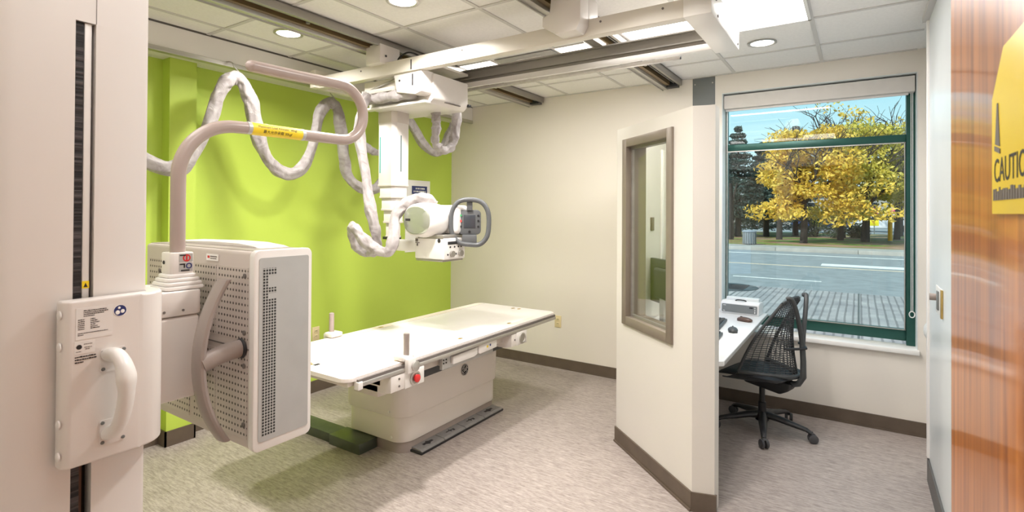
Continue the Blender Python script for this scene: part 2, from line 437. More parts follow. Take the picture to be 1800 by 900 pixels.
b = MB(); b.box(XG, -1.15, -.02, .10, 0, CZ).box(-1.15, XR, -.02, .10, 2.30, CZ)
b.box(-4.3, 1.2, -.75, -.6, -.1, CZ)
struct(b.build('wall_back', 'wall', smooth=False))
struct(MB().box(XG, -3.80, 1.66, 1.83, 0, CZ).build('wall_pilaster', 'green', smooth=False))
# window reveal lining
b = MB(); b.box(WX0-.001, WX0+.004, YF, 4.80, WZ0, WZ1).box(WX1-.004, WX1+.001, YF, 4.80, WZ0, WZ1).box(WX0, WX1, YF, 4.80, WZ1-.004, WZ1+.001)
struct(b.build('trim_1', 'reveal', smooth=False))
# baseboards
b = MB(); b.box(XG+.01, -.36, YF-.010, YF, 0, .10).box(-.36, .40, YF-.010, YF, 0, .10)
b.box(XG+.01, .40, YF-.016, YF-.008, 0, .014)
struct(b.build('baseboard_far', 'base', smooth=False))
b = MB(); b.box(XG, XG+.010, .1, 1.66, 0, .10).box(XG, XG+.010, 1.83, YF, 0, .10).box(XG, -3.79, 1.65, 1.66, 0, .1).box(-3.80, -3.79, 1.65, 1.84, 0, .1).box(XG, -3.79, 1.83, 1.84, 0, .1)
struct(b.build('baseboard_left', 'base', smooth=False))
struct(MB().box(XR-.01, XR, .1, 3.93, 0, .13).build('baseboard_right', 'base_dark', smooth=False))
struct(MB().rprism(XR-.012, XR+.02, 3.90, 3.945, .14, CZ-.02, r=.008).build('trim_2', 'white2'))
struct(MB().box(XR-.03, XR, .1, 3.94, CZ-.03, CZ).build('trim_3', 'tbar', smooth=False))

# ceiling grid bars
b = MB()
for x in (-3.39, -2.40, -1.81, -.86, -.235): b.box(x-.012, x+.012, .1, YF, CZ-.006, CZ+.001)
for k in range(8):
    y = .015+.5955*k
    if y > .12: b.box(XG, XR, y-.012, y+.012, CZ-.0055, CZ+.001)
b.box(XG, XR, YF-.02, YF, CZ-.007, CZ)
struct(b.build('trim_4', 'tbar', smooth=False))
# white fascia along the green wall, with its dark gap and grey lip
b = MB(); b.box(XG, -3.60, .1, YF, 2.565, CZ-.012); struct(b.build('trim_5', 'white2', smooth=False))
b = MB(); b.box(XG, -3.597, .1, YF, CZ-.012, CZ); struct(b.build('trim_6', 'tbar_dark', smooth=False))
b = MB(); b.box(-3.64, -3.592, .1, YF, 2.535, 2.566, .003); struct(b.build('trim_7', 'alu', smooth=False))

# booth partition: 45-degree wall of 2.12 m with return wall to the far wall, window in the angled part
PA = Vector((-1.38, 3.407, 0)); PD = Vector((.7511, -.6601, 0)); PN = Vector((PD.y, -PD.x, 0))   # PN points to the camera side
if PN.y > 0: PN = -PN
PX = Matrix(((PD.x, -PN.x, 0, PA.x), (PD.y, -PN.y, 0, PA.y), (0, 0, 1, 0), (0, 0, 0, 1)))        # u along, v into booth
PL = .868; PH = 2.12; PT = .12
b = MB(); b.X = PX
b.box(0, .10, 0, PT, 0, PH); b.box(.69, PL, 0, PT, 0, PH); b.box(.10, .69, 0, PT, 0, .822); b.box(.10, .69, 0, PT, 2.038, PH)
b.X = Matrix(); b.box(-1.38, -1.30, 3.44, YF, 0, PH)
b.prism([(-.728, 2.834), (-.622, 2.866), (-.622, 2.96), (-.65, 2.926)], 'z', 0, PH)
wp = struct(b.build('wall_booth', 'wall_white', smooth=False))
b = MB(); b.X = PX; b.box(-.005, PL+.004, -.010, 0, 0, .10); b.box(-.005, PL+.004, -.018, 0, 0, .012)
b.X = Matrix(); b.prism([(-.733, 2.825), (-.612, 2.858), (-.612, 2.875), (-.728, 2.835)], 'z', 0, .10)
b.box(-1.39, -1.38, 3.44, YF-.01, 0, .10)
struct(b.build('baseboard_booth', 'base', smooth=False))
# booth window
w2 = bpy.data.objects.new('window_2', None); COL.objects.link(w2); w2['kind'] = 'structure'
b = MB(); b.X = PX
for (u0, u1, z0, z1) in ((.10, .155, .822, 2.038), (.635, .69, .822, 2.038), (.155, .635, .822, .878), (.155, .635, 1.985, 2.038)):
    b.box(u0, u1, -.015, .045, z0, z1, .002)
b.build('window_frame', 'frame_br', w2)
b = MB(); b.X = PX
for (u0, u1, z0, z1) in ((.155, .172, .878, 1.985), (.618, .635, .878, 1.985), (.172, .618, .878, .895), (.172, .618, 1.968, 1.985)):
    b.box(u0, u1, .022, .040, z0, z1)
b.build('glazing_bead', 'alu_dark', w2)
b = MB(); b.X = PX; b.box(.16, .63, .030, .036, .88, 1.98); b.build('window_pane', 'glass_booth', w2, smooth=False)
b = MB(); b.X = PX
for (u0, u1, z0, z1) in ((.10, .155, .822, 2.038), (.635, .69, .822, 2.038), (.155, .635, .822, .878), (.155, .635, 1.985, 2.038)):
    b.box(u0, u1, .045, PT+.012, z0, z1)
b.build('inner_frame', 'frame_br', w2, smooth=False)

# exterior window
w1 = bpy.data.objects.new('window_1', None); COL.objects.link(w1); w1['kind'] = 'structure'
b = MB(); y0, y1 = 4.80, 4.87
b.box(WX0, -.945, y0, y1, .66, WZ1).box(.290, WX1-.004, y0-.02, y1, .60, WZ1).box(WX0, .29, y0, y1, 2.082, 2.140, .003).box(WX0, .29, y0, y1, .63, .708, .003).box(WX0, .29, y0, y1, 2.50, WZ1)
b.box(.283, .290, y0+.01, y1, .70, 2.09)
b.build('window_frame', 'mullion', w1)
b = MB(); b.box(WX0, .286, 4.83, 4.836, .70, 2.09); b.build('lower_pane', 'glass', w1, smooth=False)
b = MB(); b.box(WX0, .292, 4.83, 4.836, 2.13, 2.52); b.build('upper_pane', 'glass', w1, smooth=False)
b = MB(); b.box(WX0-.012, WX1+.01, 4.635, 4.83, WZ0-.032, WZ0+.002, .004); b.build('window_sill', 'sill', w1)
b = MB(); b.box(-.948, -.940, 4.795, 4.80, .70, 2.50).box(-.948, .286, 4.79, 4.80, 2.074, 2.082).box(-.948, .286, 4.79, 4.80, .708, .714).box(.278, .284, 4.79, 4.80, .708, 2.08)
b.build('glazing_strip', 'alu', w1, smooth=False)

# roller blind
rb = thing('roller_blind', 'rolled-up pale grey roller blind across the top of the window', 'blind', (-.3, 4.74, 2.43))
MB().box(-.952, .335, 4.70, 4.785, 2.432, 2.545, .004).build('fascia', 'blind', rb)
MB().box(-.945, .300, 4.735, 4.75, 2.415, 2.436, .003).build('hem_bar', 'white2', rb)
b = MB(); b.tube([(.315, 4.745, 2.43), (.315, 4.745, .85)], .0022, 8); b.tube([(.325, 4.745, 2.43), (.325, 4.745, .85)], .0022, 8)
b.build('bead_chain', 'white2', rb)
b = MB(); b.tube([(.320+.016*math.cos(t), 4.743, .835+.022*math.sin(t)) for t in [2*PI*k/16 for k in range(16)]], .0035, 8, closed=True); b.build('chain_ring', 'white2', rb)

# ------------------------------------------------------------------ DOOR (open, right foreground)
d1 = bpy.data.objects.new('door_1', None); COL.objects.link(d1); d1['kind'] = 'structure'
MB().box(.150, .194, .105, 1.325, .01, 2.12, .002).build('door_leaf', 'wood', d1)
MB().box(.1505, .1935, 1.324, 1.3285, .01, 2.12).build('edge_strip', 'alu', d1, smooth=False)
b = MB()
for z in (.25, 1.1, 1.95): b.cyl((.20, .098, z-.05), (.20, .098, z+.05), .008, n=12)
b.build('hinge', 'alu', d1)
cs = thing('caution_sign', 'yellow caution sign with pointed top hanging on the orange wooden door', 'sign', (.147, .78, 1.56))
b = MB(); b.prism([(.60, 1.56), (.917, 1.56), (.917, 1.708), (.852, 1.762), (.665, 1.762), (.60, 1.708)], 'x', .1450, .1495, .0008); b.build('board', 'yellow', cs)
X = (0, -1, 0)
b = MB()
b.prism([(.866, 1.640), (.896, 1.646), (.896, 1.640), (.866, 1.634)], 'x', .1440, .1451)
b.prism([(.878, 1.698), (.884, 1.698), (.894, 1.648), (.868, 1.643)], 'x', .1443, .1451)
b.build('cone_symbol', 'ink_soft', cs, smooth=False)
b = MB(); b.text('CAUTION', .042, (.1449, .902, 1.600), X, (0, 0, 1), .0004); b.build('lettering', 'ink', cs, smooth=False)
b = MB()
random.seed(3)
y = .906
while y > .66:
    w = random.uniform(.006, .011)
    b.box(.1443, .1450, y-w, y, 1.577, 1.577+random.uniform(.011, .017)); y -= w+.003
b.build('small_lettering', 'ink_soft', cs, smooth=False)

# switch plate on the right wall
sw = thing('key_switch', 'steel key switch on a brass plate on the right wall', 'switch', (XR, 3.45, 1.11))
MB().box(XR-.005, XR, 3.32, 3.56, 1.045, 1.185, .002).build('plate', 'white2', sw)
MB().box(XR-.010, XR-.001, 3.305, 3.335, 1.045, 1.185, .002).build('edge_plate', 'brass', sw)
MB().box(XR-.012, XR-.005, 3.42, 3.47, 1.07, 1.165, .002).build('toggle_plate', 'steelgrey', sw)
b = MB(); b.cyl((XR-.005, 3.52, 1.125), (XR-.035, 3.52, 1.125), .018, n=20); b.build('key_barrel', 'taupe', sw)
hk = MB(); hk.lathe([(0, 0), (.05, 0), (.055, .008), (.05, .02), (.03, .03), (0, .034)], (.40, 4.52, .77), (-1, 0, 0))
tag(hk.build('wall_bumper', 'white2'), 'small round white bumper on the wall right of the window', 'wall bumper')

# grey plate high on the far wall
pl = thing('cover_plate', 'dark grey metal plate with two screws above the booth partition', 'plate', (-1.1, YF, 2.48))
MB().box(-1.20, -1.015, YF-.006, YF, 2.475, CZ-.01, .001).build('plate', 'steelgrey', pl)
for x in (-1.18, -1.035):
    MB().cyl((x, YF-.006, 2.66), (x, YF-.010, 2.66), .006, n=12).build('screw', 'alu', pl)

# power outlets
def outlet(name, label, o, along, out, flag):
    t = thing(name, label, 'outlet', o, 0, 'ivory wall outlets')
    a, n, z = Vector(along), Vector(out), Vector((0, 0, 1)); o = Vector(o)
    def bx(m_, pa, ha, hz, d0, d1, zc=0, nm='plate'):
        b = MB(); b.X = Matrix(((a.x, n.x, 0, o.x), (a.y, n.y, 0, o.y), (0, 0, 1, o.z), (0, 0, 0, 1)))
        b.box(pa-ha, pa+ha, d0, d1, zc-hz, zc+hz, .0015); return b.build(nm, m_, t)
    bx('ivory', 0, .036, .058, 0, .006)
    for zc in (-.022, .022):
        s_ = bx('ivory', 0, .017, .014, .005, .009, zc, 'socket')
        for pa in (-.006, .006): 
            q = bx('ink', pa, .0015, .005, .0088, .0096, zc+.002, 'slot'); q.parent = s_
    return t
outlet('power_outlet', 'ivory outlet on the cream wall at the far end of the table', (-2.508, YF, .463), (1, 0, 0), (0, -1, 0), 0)
outlet('power_outlet', 'ivory outlet low on the green wall beside the grey detector housing', (XG, 2.87, .50), (0, 1, 0), (1, 0, 0), 0)

# notice on the green wall
nt = thing('wall_notice', 'white notice board with a navy header on the green wall behind the tube head', 'notice', (XG, 4.1, 1.2))
MB().box(XG, XG+.006, 3.93, 4.30, 1.13, 1.88, .001).build('board', 'paper', nt)
hd = MB().box(XG+.006, XG+.009, 4.02, 4.25, 1.735, 1.82).build('header', 'blue', nt, smooth=False)
b = MB(); random.seed(5)
for z, (ya, yb) in ((1.786, (4.075, 4.20)), (1.755, (4.045, 4.225))):
    y = ya
    while y < yb:
        w = random.uniform(.006, .012); b.box(XG+.009, XG+.0098, y, y+w, z, z+.016); y += w+random.choice((.003, .003, .01))
b.build('header_lettering', 'paper', hd, smooth=False)

# ------------------------------------------------------------------ CEILING FIXTURES
def downlight(label, x, y):
    t = thing('recessed_downlight', label, 'ceiling light', (x, y, CZ), 0, 'recessed downlights')
    MB().lathe([(.072, 0), (.090, -.002), (.092, -.007), (.078, -.009), (.072, -.004)], (x, y, CZ-.001)).build('trim_ring', 'alu', t)
    MB().lathe([(0, -.008), (.04, -.0075), (.075, -.004), (.075, -.001), (0, -.001)], (x, y, CZ-.001)).build('lens', 'lamp_disc', t)
    return t
downlight('recessed downlight between the white fascia and the nearest ceiling rail', -3.123, 2.072)
downlight('recessed downlight at the top edge, between the two ceiling rails', -2.104, 2.09)
downlight('recessed downlight in front of the window beside the bright panel', -.55, 3.93)
tr = thing('ceiling_light', 'large bright rectangular ceiling light panel above the booth', 'ceiling light', (-.84, 3.275, CZ))
MB().box(-1.27, -.25, 2.985, 3.57, CZ-.012, CZ-.008, .001).build('diffuser', 'diffuser', tr)
b = MB()
for q in ((-1.285, -.235, 2.97, 2.987), (-1.285, -.235, 3.568, 3.585), (-1.285, -1.268, 2.97, 3.585), (-.252, -.235, 2.97, 3.585)): b.box(*q, CZ-.016, CZ-.002)
b.build('frame', 'white2', tr, smooth=False)
for (xa, xb, lab) in ((-2.66, -2.37, 'small bright ceiling light panel left of the grey air vent'), (-1.80, -1.53, 'small bright ceiling light panel right of the grey air vent')):
    tl_ = thing('ceiling_light', lab, 'ceiling light', ((xa+xb)/2, 3.425, CZ))
    MB().box(xa, xb, 3.28, 3.57, CZ-.012, CZ-.008, .001).build('diffuser', 'diffuser', tl_)
    MB().box(xa-.008, xb+.008, 3.272, 3.578, CZ-.009, CZ-.003).build('frame', 'white2', tl_)
vt = thing('air_vent', 'grey ceiling air vent with a pale central grille between the rails', 'vent', (-2.05, 3.45, CZ))
MB().box(-2.33, -1.83, 3.28, 3.57, CZ-.012, CZ-.006, .001).build('plate', 'vent', vt)
b = MB()
for k in range(7): b.box(-2.17, -1.95, 3.34+k*.025, 3.352+k*.025, CZ-.018, CZ-.011)
b.build('grille', 'tbar', vt, smooth=False)

def ceiling_rail(label, x0, x1, flip=False):
    t = thing('ceiling_rail', label, 'rail', ((x0+x1)/2, 2.4, 2.64), 0, 'ceiling rails of the tube crane')
    w = x1-x0
    MB().box(x0, x1, .12, YF-.03, CZ-.012, CZ-.004).build('back_plate', 'alu_dark', t, smooth=False)
    MB().box(x0, x0+.050, .12, YF-.03, 2.64, CZ-.006, .003).box(x0+.0, x0+.008, .12, YF-.03, 2.632, 2.70).build('outer_flange', 'alu', t)
    MB().box(x0+.052, x0+.085, .12, YF-.03, 2.662, CZ-.012).build('web', 'bronze', t, smooth=False)
    MB().box(x0+.087, x0+.150, .12, YF-.03, 2.692, CZ-.011).build('track_slot', 'void', t, smooth=False)
    MB().box(x0+.118, x0+.122, .12, YF-.03, 2.675, CZ-.011).build('track_lip', 'alu', t, smooth=False)
    MB().box(x1-.022, x1, .12, YF-.03, 2.662, CZ-.006, .002).build('inner_flange', 'alu_dark', t)
    for y in (1.95, 2.6, 3.9):
        MB().cyl((x0+.10, y, 2.705), (x0+.10, y, 2.672), .012, n=14).build('bolt', 'alu', t)
    MB().box(x0+.055, x1-.02, YF-.10, YF-.032, 2.645, 2.70, .003).build('end_stop', 'black', t)
    return t
ceiling_rail('grey steel ceiling rail nearer the green wall', -2.846, -2.668)
ceiling_rail('grey steel ceiling rail nearer the window, with the large white carriage cover', -1.455, -1.285)

# ------------------------------------------------------------------ OVERHEAD TUBE CRANE
oc = thing('overhead_tube_crane', 'white ceiling-mounted x-ray tube crane with bridge, telescopic column and tube head', 'x-ray tube crane', (-2.84, 2.74, 2.27))
b = MB(); b.box(-3.42, -.60, 2.485, 2.545, 2.468, 2.555, .003); bm1 = b.build('front_beam', 'cream_metal', oc)
for x in (-2.9, -2.0, -1.1, -.78): MB().cyl((x, 2.486, 2.53), (x, 2.483, 2.53), .006, n=12).build('bolt_head', 'ink_soft', bm1)
b = MB(); b.box(-3.42, -.62, 3.10, 3.112, 2.50, 2.60).box(-3.42, -.62, 3.07, 3.17, 2.596, 2.604).box(-3.42, -.62, 3.078, 3.11, 2.535, 2.541)
rbm = b.build('rear_beam', 'alu_dark', oc, smooth=False)
MB().box(-3.42, -.62, 3.085, 3.105, 2.478, 2.515, .003).build('rear_beam_lip', 'white2', rbm)
MB().box(-3.2, -.86, 3.055, 3.080, 2.440, 2.462, .003).build('cable_rail', 'alu', oc)
MB().cyl((-.862, 3.0675, 2.451), (-.855, 3.0675, 2.451), .0095, n=4).build('rail_plug', 'black', oc)
b = MB(); b.box(-.680, -.555, 2.47, 3.13, 2.462, 2.592, .003)
ec = b.build('end_cover', 'white2', oc)
for y, z in ((2.56, 2.55), (2.60, 2.485), (3.09, 2.485)): MB().cyl((-.556, y, z), (-.551, y, z), .007, n=12).build('screw', 'ink_soft', ec)
b = MB(); b.box(-3.42, -3.36, 2.45, 3.15, 2.47, 2.60, .003); b.build('far_end_cover', 'cream_metal', oc)
# carriages under rails
b = MB(); b.box(-2.80, -2.66, 2.44, 2.62, 2.545, 2.675, .004); c1 = b.build('rail_carriage', 'white', oc)
MB().cyl((-2.66, 2.49, 2.60), (-2.657, 2.49, 2.60), .008, n=12).build('carriage_screw', 'ink', c1)
b = MB(); b.tube([(-2.655, 2.58, 2.56), (-2.60, 2.56, 2.60), (-2.52, 2.56, 2.62), (-2.44, 2.57, 2.59), (-2.40, 2.58, 2.55)], .006, 8, sub=4); b.build('carriage_cable', 'black', c1)
b = MB(); b.box(-2.64, -2.42, 2.56, 3.08, 2.556, 2.575, .003).build('bridge_link', 'cream_metal', oc)
b = MB(); b.prism([(-1.385, 2.525), (-1.385, 2.575), (-1.335, 2.580), (-1.335, 2.700), (-1.185, 2.700), (-1.165, 2.67), (-1.165, 2.515), (-1.19, 2.475), (-1.31, 2.475)], 'y', 2.385, 2.484, .005)
b.prism([(-1.335, 2.5565), (-1.335, 2.700), (-1.185, 2.700), (-1.165, 2.67), (-1.165, 2.5565)], 'y', 2.483, 2.60, .004)
b.build('carriage_cover', 'white', oc)
MB().box(-1.40, -1.34, 2.55, 3.12, 2.60, 2.632, .003).build('rail_carriage', 'alu_dark', oc)
# trolley
b = MB(); b.prism([(-2.95, 2.468), (-2.33, 2.468), (-2.33, 2.30), (-2.37, 2.268), (-2.90, 2.268), (-2.95, 2.30)], 'y', 2.60, 2.97, .012); tro = b.build('trolley', 'white', oc)
b = MB(); b.prism([(-2.60, 2.475), (-2.345, 2.475), (-2.345, 2.330), (-2.40, 2.315), (-2.57, 2.345)], 'y', 2.50, 2.62, .008); b.build('trolley_cover', 'white', oc)
b = MB(); b.box(-2.425, -2.417, 2.4965, 2.502, 2.375, 2.45); b.box(-2.425, -2.417, 2.4825, 2.486, 2.475, 2.54); b.build('marker_slot', 'ink', tro, smooth=False)
MB().cyl((-2.54, 2.502, 2.42), (-2.54, 2.498, 2.42), .007, n=12).build('cover_screw', 'ink', tro)
MB().cyl((-2.905, 2.537, 2.39), (-2.905, 2.533, 2.39), .007, n=12).build('cover_screw', 'ink', tro)
b = MB(); b.box(-2.95, -2.60, 2.535, 2.60, 2.375, 2.405, .004); b.box(-2.95, -2.56, 2.56, 2.60, 2.40, 2.468, .003)
b.build('trolley_bracket', 'cream_metal', oc)
b = MB(); b.tube([(-2.93, 2.56, 2.395), (-2.60, 2.55, 2.455)], .010, 10); b.build('bracket_strut', 'alu_dark', oc)
b = MB(); b.box(-2.94, -2.36, 2.55, 2.61, 2.268, 2.285, .004).build('trolley_lip', 'white2', oc)
b = MB(); b.tube([(-2.93, 2.545, 2.345), (-2.80, 2.535, 2.335), (-2.66, 2.53, 2.335), (-2.55, 2.54, 2.335), (-2.45, 2.57, 2.345)], lambda t: .036+.005*math.sin(t*23), 16, sub=8, sq=(1, .8)); b.build('cable_bundle', 'hose', oc)
MB().box(-2.36, -2.328, 2.72, 2.88, 2.290, 2.296).build('vent_slot', 'ink_soft', tro, smooth=False)
b = MB(); b.box(-2.345, -2.315, 2.955, 2.985, 2.30, 2.318, .003); b.build('buffer', 'black', tro)
# telescopic column
def octo(cx, cy, wx, wy, c):
    return [(cx-wx, cy-wy+c), (cx-wx+c, cy-wy), (cx+wx-c, cy-wy), (cx+wx, cy-wy+c), (cx+wx, cy+wy-c), (cx+wx-c, cy+wy), (cx-wx+c, cy+wy), (cx-wx, cy+wy-c)]
CX, CY = -2.838, 2.74
secs = [(2.275, 1.735, .092, .085), (1.735, 1.650, .084, .078), (1.650, 1.560, .074, .070), (1.560, 1.470, .062, .060), (1.470, 1.365, .050, .050)]
for i, (z1, z0, wx, wy) in enumerate(secs):
    b = MB(); b.prism(octo(CX, CY, wx, wy, .028), 'z', z0+.001, z1+.01, .002); sg = b.build('column_section', 'white', oc)
    b = MB(); b.prism(octo(CX, CY, wx+.003, wy+.003, .028), 'z', z0, z0+.014, .001); b.build('section_collar', 'beige', sg)
    if i == 0:
        MB().box(CX-.052, CX-.044, CY-wy-.0015, CY-wy+.001, 1.83, 2.09).build('teal_stripe', 'teal', sg, smooth=False)
        MB().box(CX+wx-.001, CX+wx+.0015, CY-.022, CY-.013, 1.84, 2.10).build('slate_stripe', 'teal_dark', sg, smooth=False)
        b = MB(); b.prism(octo(CX, CY, wx+.004, wy+.004, .03), 'z', 2.19, 2.27, .003); b.build('upper_shroud', 'beige', sg)
MB().box(CX-.045, CX+.035, CY-.06, CY+.05, 1.352, 1.372, .003).build('column_foot', 'black', oc)
# yoke arm to tube
b = MB(); b.box(CX-.05, -2.548, 2.71, 2.79, 1.272, 1.352, .018, 3); b.build('yoke_arm', 'white2', oc)
# tube housing, axis along Y
th_ = MB()
prof = [(0, 2.60), (.075, 2.592), (.098, 2.598), (.112, 2.618), (.119, 2.66), (.120, 2.72), (.113, 2.76), (.106, 2.80), (.104, 2.90), (.096, 2.935), (.07, 2.95), (0, 2.95)]
cx, cz = -2.470, 1.497; n = 40
rings = []
for r, y in prof:
    if r == 0: rings.append([th_._v((cx, y, cz))])
    else: rings.append([th_._v((cx+1.24*r*(abs(math.cos(t))**.85)*(1 if math.cos(t) > 0 else -1), y, cz+r*(abs(math.sin(t))**.85)*(1 if math.sin(t) > 0 else -1))) for t in [2*PI*k/n for k in range(n)]])
for A, B in zip(rings, rings[1:]):
    for k in range(n):
        k2 = (k+1) % n
        if len(A) == 1: th_.bm.faces.new((A[0], B[k2], B[k]))
        elif len(B) == 1: th_.bm.faces.new((A[k], A[k2], B[0]))
        else: th_.bm.faces.new((A[k], A[k2], B[k2], B[k]))
hs = th_.build('tube_housing', 'white2', oc)
b = MB(); rings = []
for r, y in ((0, 2.5835), (.05, 2.584), (.088, 2.588), (.096, 2.596)):
    rings.append([b._v((cx, y, cz))] if r == 0 else [b._v((cx+1.24*r*(abs(math.cos(t))**.85)*(1 if math.cos(t) > 0 else -1), y, cz+r*(abs(math.sin(t))**.85)*(1 if math.sin(t) > 0 else -1))) for t in [2*PI*k/n for k in range(n)]])
for A, B in zip(rings, rings[1:]):
    for k in range(n):
        k2 = (k+1) % n
        b.bm.faces.new((A[0], B[k2], B[k]) if len(A) == 1 else (A[k], A[k2], B[k2], B[k]))
b.build('end_cap', 'disc', hs)
b = MB(); b.rprism(-2.558, -2.515, 2.581, 2.586, 1.492, 1.507, r=.004, axis='y'); b.build('name_badge', 'ink', hs)
MB().box(-2.35, -2.343, 2.68, 2.94, 1.494, 1.498).build('seam', 'beige', hs, smooth=False)
b = MB(); b.box(-2.42, -2.28, 2.78, 2.93, 1.40, 1.60, .03, 4); b.build('console_mount', 'white2', oc)
MB().box(-2.52, -2.29, 2.66, 2.88, 1.368, 1.40, .006).build('swivel_plate', 'alu_dark', oc)
# collimator
cb = MB().box(-2.545, -2.285, 2.660, 2.885, 1.235, 1.378, .008, 3).build('collimator', 'white2', oc)
MB().box(-2.54, -2.30, 2.665, 2.88, 1.220, 1.236, .003).build('base_slide', 'alu_dark', cb)
b = MB(); b.box(-2.2855, -2.281, 2.70, 2.872, 1.335, 1.355, .002)
b.build('display_strip', 'black', cb)
for y, z, r in ((2.74, 1.272, .021), (2.83, 1.272, .021)):
    MB().cyl((-2.286, y, z), (-2.268, y, z), r, n=24).build('knob', 'alu_dark', cb)
b = MB()
for y, z in ((2.725, 1.318), (2.77, 1.318), (2.81, 1.318), (2.84, 1.318), (2.785, 1.27), (2.70, 1.268)): b.cyl((-2.286, y, z), (-2.281, y, z), .006, n=12)
b.build('button', 'ink', cb)
b = MB(); b.box(-2.538, -2.515, 2.657, 2.661, 1.35, 1.37); b.box(-2.538, -2.50, 2.657, 2.661, 1.34, 1.345); b.box(-2.525, -2.515, 2.657, 2.661, 1.32, 1.338); b.build('warning_mark', 'ink_soft', cb, smooth=False)
b = MB(); b.lathe([(.010, 0), (.014, .002), (.010, .004)], (-2.325, 2.660, 1.362), (0, -1, 0), 16); b.build('lamp_port', 'ink', cb)
# console with loop handle, facing (+x,-y)
cc = Vector((-2.235, 2.87, 1.483)); nn = Vector((.60, -.80, 0)).normalized(); aa = Vector((.80, .60, 0)).normalized()
CM = Matrix(((aa.x, nn.x, 0, cc.x), (aa.y, nn.y, 0, cc.y), (0, 0, 1, cc.z), (0, 0, 0, 1)))   # x=right, y=out, z=up
b = MB(); b.X = CM; b.rprism(-.078, .078, -.035, .005, -.085, .085, r=.030, axis='y', bev=.006); cn = b.build('console', 'console', oc)
b = MB(); b.X = CM; b.box(-.040, .040, .004, .008, -.040, .050, .002); b.build('display', 'screen', cn)
b = MB(); b.X = CM
for z in (.045, .01, -.03): b.cyl((-.060, .004, z), (-.060, .009, z), .0075, n=14); b.cyl((.060, .004, z), (.060, .009, z), .0075, n=14)
b.cyl((0, .004, -.065), (0, .009, -.065), .009, n=14)
b.build('key', 'black', cn)
b = MB(); b.X = CM; b.cyl((-.062, .004, .008), (-.062, .011, .008), .009, n=14); b.build('indicator', 'led_red', cn)
b = MB(); b.X = CM; b.cyl((-.060, .004, .046), (-.060, .011, .046), .008, n=14); b.build('indicator', 'led_green', cn)
b = MB(); b.X = CM
b.tube([(-.125, .025, -.02), (-.118, .025, .075), (-.075, .025, .140), (0, .025, .155), (.080, .025, .138), (.125, .025, .075), (.132, .025, -.02), (.118, .025, -.10), (.070, .02, -.150), (0, .02, -.152), (-.070, .02, -.138), (-.112, .025, -.09)], .0165, 14, sub=6, closed=True, sq=(1, 1.05))
b.build('loop_handle', 'console', oc)
b = MB(); b.X = CM; b.box(-.05, .05, -.01, .025, -.150, -.085, .006); b.build('handle_bracket', 'console', oc)
b = MB(); b.X = CM; b.box(-.02, .02, -.01, .02, .08, .145, .004); b.build('handle_bracket', 'console', oc)
b = MB(); b.X = CM; b.box(-.06, .03, -.12, -.03, -.05, .06, .01); b.build('console_neck', 'alu_dark', oc)

# cloth cable sleeves
def sleeve(pts, r=.040):
    def rr(t): return r*(1+.10*math.sin(t*61)+.06*math.sin(t*143+1))
    b = MB(); b.tube(pts, rr, 24, sub=9, sq=(1, .85))
    b.bm.verts.ensure_lookup_table(); vs_ = b.bm.verts[:]
    for i in range(len(vs_)//24):      # long twisting cloth folds
        ring = vs_[i*24:i*24+24]; c_ = sum((v.co for v in ring), Vector())/24
        w1 = noise.noise(Vector((i*.09, 0, 0)))*4; w2 = noise.noise(Vector((i*.13, 7, 0)))*5
        for k, v in enumerate(ring):
            a_ = 2*PI*k/24
            f_ = 1+.10*math.sin(2*a_+w1)+.085*math.sin(5*a_+w2+i*.05)+.05*noise.noise(v.co*40)
            v.co = c_+(v.co-c_)*f_
    return b
WH = [(-3.5, 1.20, 2.10), (-3.5, 1.25, 2.0), (-3.5, 1.314, 1.927), (-3.5, 1.407, 1.843), (-3.5, 1.539, 1.809), (-3.5, 1.636, 1.862), (-3.5, 1.755, 2.085), (-3.5, 1.825, 2.318), (-3.5, 1.879, 2.412), (-3.5, 1.925, 2.444), (-3.5, 1.976, 2.425), (-3.5, 2.037, 2.319), (-3.5, 2.08, 2.129), (-3.5, 2.145, 1.957), (-3.5, 2.255, 1.844), (-3.5, 2.384, 1.831), (-3.5, 2.489, 1.946), (-3.5, 2.552, 2.127), (-3.5, 2.587, 2.285), (-3.5, 2.648, 2.384), (-3.5, 2.701, 2.41), (-3.5, 2.756, 2.38), (-3.5, 2.803, 2.203), (-3.5, 2.833, 1.975), (-3.5, 2.892, 1.816), (-3.5, 3.042, 1.743), (-3.5, 3.2, 1.769), (-3.5, 3.366, 1.97), (-3.5, 3.433, 2.286), (-3.5, 3.489, 2.404), (-3.5, 3.593, 2.377), (-3.5, 3.772, 2.20), (-3.5, 3.935, 2.135), (-3.5, 4.05, 2.20), (-3.5, 4.15, 2.35), (-3.5, 4.2, 2.45)]
ws = thing('cable_sleeve', 'long grey cloth cable sleeve hung in loops along the green wall', 'cable sleeve', (-3.5, 1.925, 2.444), 0, 'grey cloth cable sleeves')
sleeve(WH, .043).build('sleeve', 'hose', ws)
for (y, z) in ((1.925, 2.444), (2.701, 2.41), (3.49, 2.41)):
    b = MB(); b.tube([(-3.5, y, z+.02), (-3.5, y+.03, z+.045), (-3.505, y, z+.075), (-3.52, y, z+.10), (-3.55, y, 2.56), (-3.60, y, 2.568)], .004, 8, sub=4); b.build('hook', 'alu', ws)
b = sleeve([(-3.40, 2.90, 2.13), (-3.38, 3.0, 2.06), (-3.36, 3.089, 2.046), (-3.34, 3.178, 2.094), (-3.32, 3.242, 2.211), (-3.28, 3.26, 2.389), (-3.25, 3.2, 2.47)], .03)
tag(b.build('cable_sleeve', 'hose'), 'short grey cable sleeve loop glimpsed left of the telescopic column', 'cable sleeve', 'grey cloth cable sleeves')
